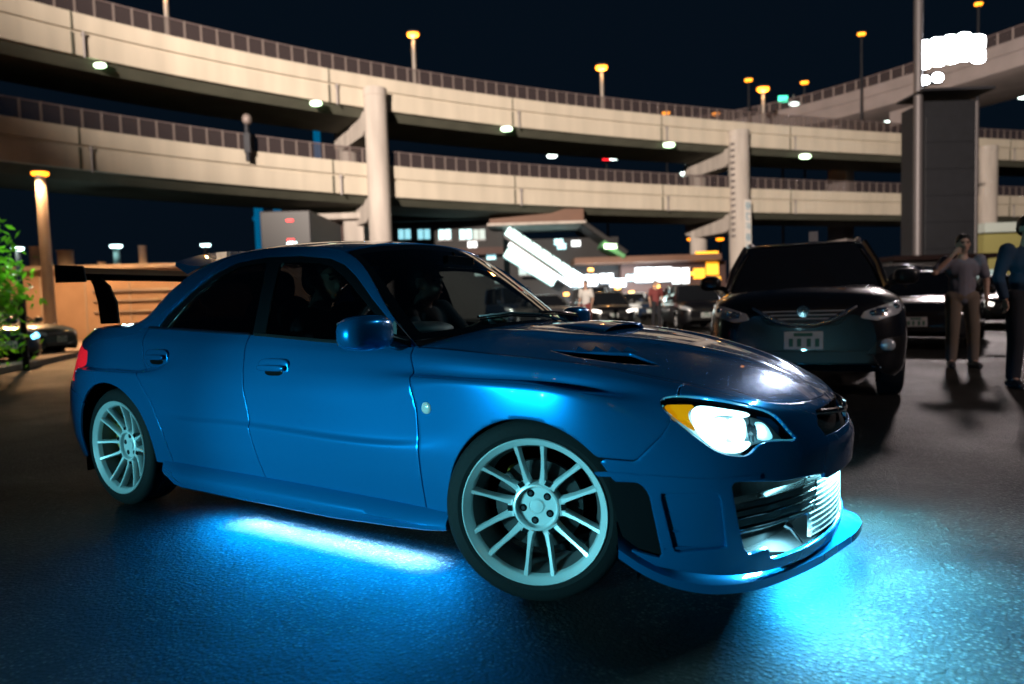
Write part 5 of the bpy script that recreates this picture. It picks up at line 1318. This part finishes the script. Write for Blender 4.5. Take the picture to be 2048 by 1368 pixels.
for k in range(3): b = MB(); b.tube([(float(sfx(abs(q), .80+k*.035))+.012, q, .80+k*.035) for q in np.linspace(-.26-.05*k, .26+.05*k, 9)], .007, 6); b.build('grille_bar', lamp_glass, suv, True)
for sy in (-1, 1):
    front_patch('fog_lamp_pod', [(.52,.47),(.80,.50),(.82,.63),(.62,.60)], sfx, .012, grille_dk, suv, sy)
    V, F = superell((float(sfx(.68, .555))+.014, sy*.68, .555), (.03, .065, .055), 2.3, 20, 10); obj('fog_lamp', V, F, lamp_glass, suv, True)
    b = MB(); b.tube([(.30, sy*.60, 1.655), (-.2, sy*.615, 1.70), (-1.2, sy*.615, 1.70), (-1.7, sy*.60, 1.66)], .022, 8); b.build('roof_rail', pale_steel, suv, True)
    for q_ in ((.57, .845), (.66, .865), (.76, .895)):
        V, F = superell((float(sfx(q_[0], q_[1]))+.010, sy*q_[0], q_[1]), (.02, .030, .026), 2.2, 16, 10); obj('glint_bead', V, F, chrome, suv, True)  # chrome beads added in the headlamps to catch glints
    front_patch('lamp_projector', [(.56,.82),(.66,.82),(.68,.89),(.60,.885)], sfx, .016, chrome, suv, sy, n=12)
front_patch('skid_plate', [(-.55,.29),(.55,.29),(.62,.355),(-.62,.355)], sfx, .012, lamp_glass, suv)
b = MB(); b.tube([(float(sfx(abs(q), 1.0))-.06, q, .985+.01*(1-q*q)) for q in np.linspace(-.62, .62, 15)], .008, 6); b.build('hood_edge', grille_dk, suv, True)
b = MB(); b.box((.10, .12, 1.735), (.05, .10, .12)); b.build('roof_tag', plate_m, suv)

# ---- cars further back and to the sides
glint = mat('parking_lamps', (1, 1, 1), emit=(1, .93, .85), estr=2.5, sample=False); glint_b = mat('cool_lamps', (1, 1, 1), emit=(.7, .95, 1), estr=3.5, sample=False)
gp = 'cars parked in rows'
park('parked_car', 'dark sedan with small white plate in the row beyond the sedan hood', 'car', SED, black_paint, 1228, 24.5, .15, gp, lit=glint)
park('parked_car', 'white car in the row between two dark cars', 'car', HAT, white_paint, 1358, 26, -.2, gp, lit=glint_b)
park('parked_car', 'dark hatchback beside the black SUV, its roof under the orange windows', 'car', HAT, black_paint, 1412, 21, .25, gp)
park('parked_car', 'grey car seen behind the windscreen pillar of the sedan', 'car', SED, grey_paint, 1128, 27, .4, gp, lit=glint_b)
park('parked_car', 'dark van in the row under the escalator', 'van', VAN, navy_paint, 1045, 31, .3, gp)
park('parked_car', 'dark navy hatchback at the far end of the row', 'car', HAT, navy_paint, 1300, 33, -.4, gp)
park('parked_car', 'black sedan with bright hood reflections behind the standing man', 'car', SED, black_paint, 1832, 11.2, -.10, gp)
park('parked_car', 'grey sedan with lamps lit beyond the person in blue', 'car', SED, grey_paint, 2035, 16.5, .1, gp, lit=mat('side_lamps', (1, 1, 1), emit=(1, .95, .85), estr=3, sample=False))
park('parked_car', 'dark minivan behind the gap between SUV and standing man', 'van', VAN, black_paint, 1745, 20, -.3, gp)
park('parked_car', 'dark car with blue headlamps beyond the kerb island', 'car', SED, navy_paint, 10, 13.5, .55, gp, lit=mat('blue_lamps', (1, 1, 1), emit=(.12, .62, 1.0), estr=5, sample=False))
park('parked_car', 'dark teal sedan behind the sedan wing', 'car', SED, paint_mat('teal_paint', (.006, .03, .035)), 118, 17, .9, gp)
park('parked_car', 'grey van with cool lamps lit, second row under the shop front', 'van', VAN, grey_paint, 1195, 36, .2, gp, lit=glint_b)
park('parked_car', 'white hatchback with lamps lit, second row under the shop front', 'car', HAT, white_paint, 1262, 37, -.1, gp, lit=glint)
park('parked_car', 'navy sedan, second row before the big lit shop window', 'car', SED, navy_paint, 1335, 38, .3, gp, lit=glint_b)
park('parked_car', 'black hatchback at the end of the second row by the orange windows', 'car', HAT, black_paint, 1400, 37, -.3, gp, lit=glint)
park('parked_car', 'silver sedan seen past the SUV roof beside the tower foot', 'car', SED, paint_mat('silver_paint', (.30, .31, .33)), 1762, 28, .2, gp, lit=glint)
park('parked_car', 'grey hatchback with lamps lit behind the black sedan', 'car', HAT, grey_paint, 1880, 19, .3, gp, lit=glint)
# the car whose low beams light the flank of the blue sedan
lowbeam = mat('low_beam', (1, 1, 1), emit=(.7, .95, 1.0), estr=8, sample=False)
lp_ = W(-6.6, -2.2); tgt = np.array([-.80, -.85, .48]); hd = math.atan2(tgt[1]-lp_[1], tgt[0]-lp_[0])
vis, vfx = make_car('waiting_car', 'dark car waiting with low beams on the flank of the blue sedan', 'car', SED, black_paint, (lp_[0]-math.cos(hd)*2.3, lp_[1]-math.sin(hd)*2.3, 0), hd, None, lit=lowbeam)
for sy in (-1, 1):
    l = bpy.data.lights.new('low_beam', 'SPOT'); l.energy = 3000; l.color = (.20, .84, 1.0); l.spot_size = math.radians(26); l.spot_blend = .55; l.shadow_soft_size = .014
    lo = bpy.data.objects.new('low_beam', l); link(lo, vis); lo.location = (2.30, sy*.62, .70); lo.rotation_euler = (math.radians(88), 0, -PI/2)
    b = MB(); b.box((2.46, sy*.62, .703+.15), (.01, .5, .30)); b.build('added_beam_shield', black_matte, vis)  # plate added ahead of the lamp, cuts the beam off above
    b = MB(); b.box((2.46, sy*.62, .6835-.15), (.01, .5, .30)); b.build('added_beam_shield', black_matte, vis)  # plate added below, keeps the beam off the ground
# ================================================================== people
skin = mat('skin', (.42, .25, .18), rough=.5); hair_m = mat('hair', (.008, .007, .006), rough=.55)
def remesh(mb, name, m, parent, voxel=.011, smooth=6):
    o = obj(name+'_raw', mb.v, mb.f, m)
    md = o.modifiers.new('r', 'REMESH'); md.mode = 'VOXEL'; md.voxel_size = voxel
    sm = o.modifiers.new('s', 'SMOOTH'); sm.iterations = smooth; sm.factor = .5
    dg = bpy.context.evaluated_depsgraph_get(); me = bpy.data.meshes.new_from_object(o.evaluated_get(dg)); me.name = name
    bpy.data.objects.remove(o)
    me.materials.clear(); me.materials.append(m); me.polygons.foreach_set('use_smooth', [True]*len(me.polygons)); me.update()
    return link(bpy.data.objects.new(name, me), parent)
def ell(mb, c, r, R=None):
    V, F = superell((0, 0, 0), r, 2.05, 16, 10)
    if R is not None: V = [R @ Vector(p) for p in V]
    mb.add([(p[0]+c[0], p[1]+c[1], p[2]+c[2]) for p in V], F)
def limb(mb, pts, rad):
    mb.tube(pts, rad, 12)
    for p, r in zip(pts, rad): ell(mb, p, (r, r, r))
def hand(mb, wr, el, palm_n, side=1):
    w_, e_ = Vector(wr), Vector(el); d = (w_-e_).normalized(); n = Vector(palm_n).normalized(); a = d.cross(n).normalized(); n = a.cross(d)
    c = w_+d*.05
    R = Matrix((d, a, n)).transposed(); ell(mb, c, (.055, .042, .017), R)
    for k, (off, L) in enumerate(((-.032, .068), (-.011, .078), (.011, .072), (.031, .056))):
        p0 = w_+d*.088+a*off; p1 = p0+d*L*.5-n*.010; p2 = p1+d*L*.38-n*.026; limb(mb, [p0, p1, p2], [.0098, .0092, .008])
    t0 = w_+d*.03+a*side*.036; t1 = t0+d*.035+a*side*.024-n*.008; t2 = t1+d*.03+a*side*.008-n*.012; limb(mb, [t0, t1, t2], [.0125, .011, .0095])
def head(mb, hc, fwd, s=1.0):
    f = Vector(fwd).normalized(); up = Vector((0, 0, 1)); l = up.cross(f).normalized(); up = f.cross(l)
    R = Matrix((f, l, up)).transposed(); P = lambda a, b, c: tuple(Vector(hc)+f*a*s+l*b*s+up*c*s)
    ell(mb, P(-.012, 0, .03), (.098*s, .076*s, .090*s), R); ell(mb, P(.028, 0, -.035), (.066*s, .060*s, .082*s), R); ell(mb, P(.058, 0, -.088), (.030*s, .034*s, .026*s), R)
    ell(mb, P(.078, 0, .022), (.022*s, .052*s, .018*s), R)
    limb(mb, [P(.086, 0, .008), P(.100, 0, -.018), P(.108, 0, -.036)], [.010*s, .012*s, .015*s])
    ell(mb, P(.086, 0, -.064), (.016*s, .026*s, .009*s), R)
    for q in (-1, 1): ell(mb, P(-.005, q*.078, -.015), (.020*s, .010*s, .032*s), R)
    return P, R
def face_bits(P, R, parent, s=1.0):
    for q in (-1, 1):
        e = MB(); ell(e, P(.083, q*.030, .002), (.010*s, .013*s, .008*s), R); e.build('eye', mat_eye, parent, True)
        e = MB(); limb(e, [P(.096, q*.012, .022), P(.088, q*.048, .022)], [.006*s, .005*s]); e.build('eyebrow', hair_m, parent, True)
    e = MB(); limb(e, [P(.100, -.018, -.066), P(.104, 0, -.066), P(.100, .018, -.066)], [.004*s, .006*s, .004*s]); e.build('mouth', mat_lip, parent, True)
mat_eye = mat('eye', (.03, .02, .02), rough=.2); mat_lip = mat('lips', (.30, .12, .10), rough=.5)
def person(label, loc, rz, J, shirt, pants, shoes, hairless=False, sleeve=.5, seated=False, vox=.011, hair_shape='short', cat='person', group=None, look=(1, 0, 0)):
    """J: joints in the figure's own frame (+x is ahead). One skin mesh; clothes and hair are its children."""
    root = empty('person', loc, rz, label, cat, group)
    b = MB(); j = J
    hc = Vector(j['head'])
    limb(b, [j['pelvis'], j['waist'], j['chest'], j['neck']], [.125, .115, .125, .055])
    P, R = head(b, hc, look)
    limb(b, [j['neck'], tuple(hc+Vector((-.01, 0, -.09)))], [.056, .052])
    for sd_, k in ((-1, 'r'), (1, 'l')):
        limb(b, [j['sh'+k], j['el'+k], j['wr'+k]], [.050, .038, .026]); hand(b, j['wr'+k], j['el'+k], j.get('pn'+k, (0, -sd_, 0)), side=sd_)
        limb(b, [j['hip'+k], j['kn'+k], j['an'+k]], [.080, .055, .038]); limb(b, [j['an'+k], j['to'+k]], [.040, .030])
    body = remesh(b, 'body', skin, root, vox)
    face_bits(P, R, body)
    # hair
    h = MB(); ell(h, P(-.020, 0, .045), (.100, .084, .090), R); ell(h, P(-.050, 0, .0), (.070, .080, .085), R)
    if hair_shape == 'long': ell(h, P(-.05, 0, -.07), (.06, .085, .11), R)
    hm_ = h; ho = remesh(hm_, 'hair', hair_m, body, vox)
    # shirt
    c = MB(); limb(c, [j['pelvis'], j['waist'], j['chest']], [.128, .120, .130])
    ell(c, j['chest'], (.115, .20, .16)); ell(c, j['waist'], (.108, .160, .18)); ell(c, j['pelvis'], (.120, .170, .13))
    for sd_, k in ((-1, 'r'), (1, 'l')):
        a, e = Vector(j['sh'+k]), Vector(j['el'+k]); w_ = Vector(j['wr'+k])
        if sleeve <= 1: limb(c, [tuple(a), tuple(a+(e-a)*sleeve*1.4 if sleeve < .7 else e)], [.072, .066])
        else: limb(c, [tuple(a), tuple(e), tuple(e+(w_-e)*.9)], [.072, .056, .046])
    remesh(c, 'shirt', shirt, body, vox*1.1)
    p = MB()
    for k in 'rl': limb(p, [j['hip'+k], j['kn'+k], tuple(Vector(j['kn'+k])+(Vector(j['an'+k])-Vector(j['kn'+k]))*.93)], [.108, .080, .066])
    ell(p, j['pelvis'], (.128, .172, .115)); remesh(p, 'trousers', pants, body, vox*1.1)
    for k in 'rl':
        s_ = MB(); a, t = Vector(j['an'+k]), Vector(j['to'+k]); hl = a+(a-t)*.35; hl.z = a.z-.05; limb(s_, [tuple(hl), tuple((a+t)/2-Vector((0, 0, .015))), tuple(t)], [.046, .048, .040]); limb(s_, [tuple(a), tuple(a-Vector((0, 0, .04)))], [.05, .05]); remesh(s_, 'shoe', shoes, body, .012, 3)
    return root
def stand(**o):
    J = dict(pelvis=(0,0,.94), waist=(0,0,1.10), chest=(0,0,1.30), neck=(0,0,1.48), head=(.02,0,1.635), shr=(0,-.19,1.42), shl=(0,.19,1.42), elr=(-.03,-.25,1.15), ell=(-.03,.25,1.15), wrr=(.06,-.25,.92), wrl=(.06,.25,.92),
             hipr=(0,-.095,.92), hipl=(0,.095,.92), knr=(.03,-.11,.50), knl=(.02,.12,.50), anr=(0,-.12,.09), anl=(0,.13,.09), tor=(.15,-.14,.035), tol=(.15,.16,.035)); J.update(o); return J
grey_shirt = mat('grey_shirt', (.16, .15, .18), rough=.9, bump=.15, bscale=60); khaki = mat('khaki_cloth', (.14, .105, .08), rough=.9, bump=.15, bscale=60); dark_cloth = mat('dark_cloth', (.012, .012, .016), rough=.9); navy_cloth = mat('navy_cloth', (.012, .03, .06), rough=.9); shoe_m = mat('shoe', (.02, .018, .018), rough=.6); red_cloth = mat('red_cloth', (.14, .03, .03), rough=.9); white_cloth = mat('white_cloth', (.5, .48, .46), rough=.9)
def spot_(u, d, turn=0.0):
    p = at_depth(u, 600, d); dd = CAM-p; return (p[0], p[1], 0), math.atan2(dd[1], dd[0])+turn
L_, a_ = spot_(1924, 8.5, .25)
person('man in grey shirt and khaki trousers with a hand raised to his face', L_, a_, stand(elr=(.10,-.33,1.26), wrr=(.15,-.13,1.50), pnr=(-1,0,0), ell=(.0,.27,1.14), wrl=(.08,.25,.90), head=(.03,0,1.63)), grey_shirt, khaki, shoe_m)
L_, a_ = spot_(2052, 6.6, .6)
person('person in dark trousers and navy top standing past the man in grey', L_, a_, stand(elr=(-.02,-.26,1.14)), navy_cloth, dark_cloth, shoe_m, sleeve=1.5)
L_, a_ = spot_(1312, 23.5, .4)
person('person in dark red top standing by the white parked car', L_, a_, stand(), red_cloth, dark_cloth, shoe_m, vox=.016)
L_, a_ = spot_(1172, 21.0, -.6)
person('person in a white top and red trousers beyond the wiper', L_, a_, stand(), white_cloth, red_cloth, shoe_m, vox=.016)
# occupants of the blue sedan
def sit(side, **o):
    J = dict(pelvis=(-1.42,0,.56), waist=(-1.50,0,.70), chest=(-1.56,0,.88), neck=(-1.56,0,1.03), head=(-1.52,0,1.165), shr=(-1.55,-.18,.99), shl=(-1.55,.18,.99), elr=(-1.38,-.24,.78), ell=(-1.38,.24,.78), wrr=(-1.16,-.13,.86), wrl=(-1.16,.13,.86), pnr=(-1,0,.3), pnl=(-1,0,.3),
             hipr=(-1.40,-.10,.56), hipl=(-1.40,.10,.56), knr=(-1.0,-.13,.66), knl=(-1.0,.13,.66), anr=(-.80,-.12,.36), anl=(-.80,.12,.36), tor=(-.66,-.12,.36), tol=(-.66,.12,.36)); J.update(o); return J
person('driver of the blue sedan behind the dark side glass', (0.10, -.36, 0), 0, sit(-1), dark_cloth, dark_cloth, shoe_m, sleeve=1.5)
person('front passenger of the blue sedan, dark haired, holding a pale phone', (.18, .36, 0), 0, sit(1, wrr=(-1.12,-.06,.90), wrl=(-1.12,.08,.90)), dark_cloth, dark_cloth, shoe_m, sleeve=1.0)
b = MB(); b.box((0, 0, 0), (.012, .15, .075), Matrix.Rotation(-.4, 3, 'Y')); o = b.build('phone', mat('phone_pale', (.5, .6, .65), rough=.2), None, bevel=.004); o.location = (-.87, .37, .93); tag(o, 'pale phone in the hands of the front passenger', 'phone')
# ================================================================== glow of the blue sedan
def area(name, loc, sx, sy_, energy, col, direction, parent=car, spread=180):
    l = bpy.data.lights.new(name, 'AREA'); l.shape = 'RECTANGLE'; l.size = sx; l.size_y = sy_; l.energy = energy; l.color = col; l.spread = math.radians(spread)
    o = bpy.data.objects.new(name, l); o.location = loc; z_ = -Vector(direction).normalized(); x_ = Vector((1, 0, 0)); x_ = (x_-z_*x_.dot(z_)).normalized(); y_ = z_.cross(x_)
    o.rotation_euler = Matrix((x_, y_, z_)).transposed().to_euler(); link(o, parent); return o
for sd in (-1, 1):
    b = MB(); b.box((-1.2, sd*.68, .172), (1.45, .02, .010)); b.build('underglow_strip', led_blue, car)
    area('underglow_light', (-1.12, sd*.66, .165), 1.15, .02, 170, (.22, .62, 1.0), (0, sd*.10, -1), spread=75)
    area('underglow_light', (-1.15, sd*.70, .125), 1.5, .02, 62, (.0, .30, 1.0), (0, sd*.40, -1), spread=160)
    b = MB(); b.box((.55, sd*.30, .146), (.02, .50, .008)); b.build('underglow_strip', led_blue, car)
area('underglow_light', (.72, 0, .098), .03, .9, 110, (.02, .42, 1.0), (.7, 0, -1))
area('led_bar_light', (.885, 0, .400), .02, .50, 36, (.12, .74, 1.0), (.45, 0, -1), spread=80)
area('led_bar_light', (.872, 0, .398), .015, .60, 10, (.30, .86, 1.0), (-.25, 0, -1))
for sd in (-1, 1): area('led_bar_light', (.812, sd*.42, .392), .02, .22, 20, (.16, .80, 1.0), (.45, sd*.30, -1), spread=80)
for sd in (-1, 1): area('led_bar_light', (.69, sd*.50, .262), .05, .16, 18, (.30, .88, 1.0), (.5, sd*.3, -1))
for sd in (-1, 1):
    l = bpy.data.lights.new('head_beam', 'SPOT'); l.energy = 140; l.color = (.40, .86, 1.0); l.spot_size = math.radians(70); l.spot_blend = .7; l.shadow_soft_size = .06
    o = bpy.data.objects.new('head_beam', l); o.location = (.74, sd*.60, .60); o.rotation_euler = Vector((1, sd*.0, -.22)).to_track_quat('-Z', 'Z').to_euler(); link(o, car)
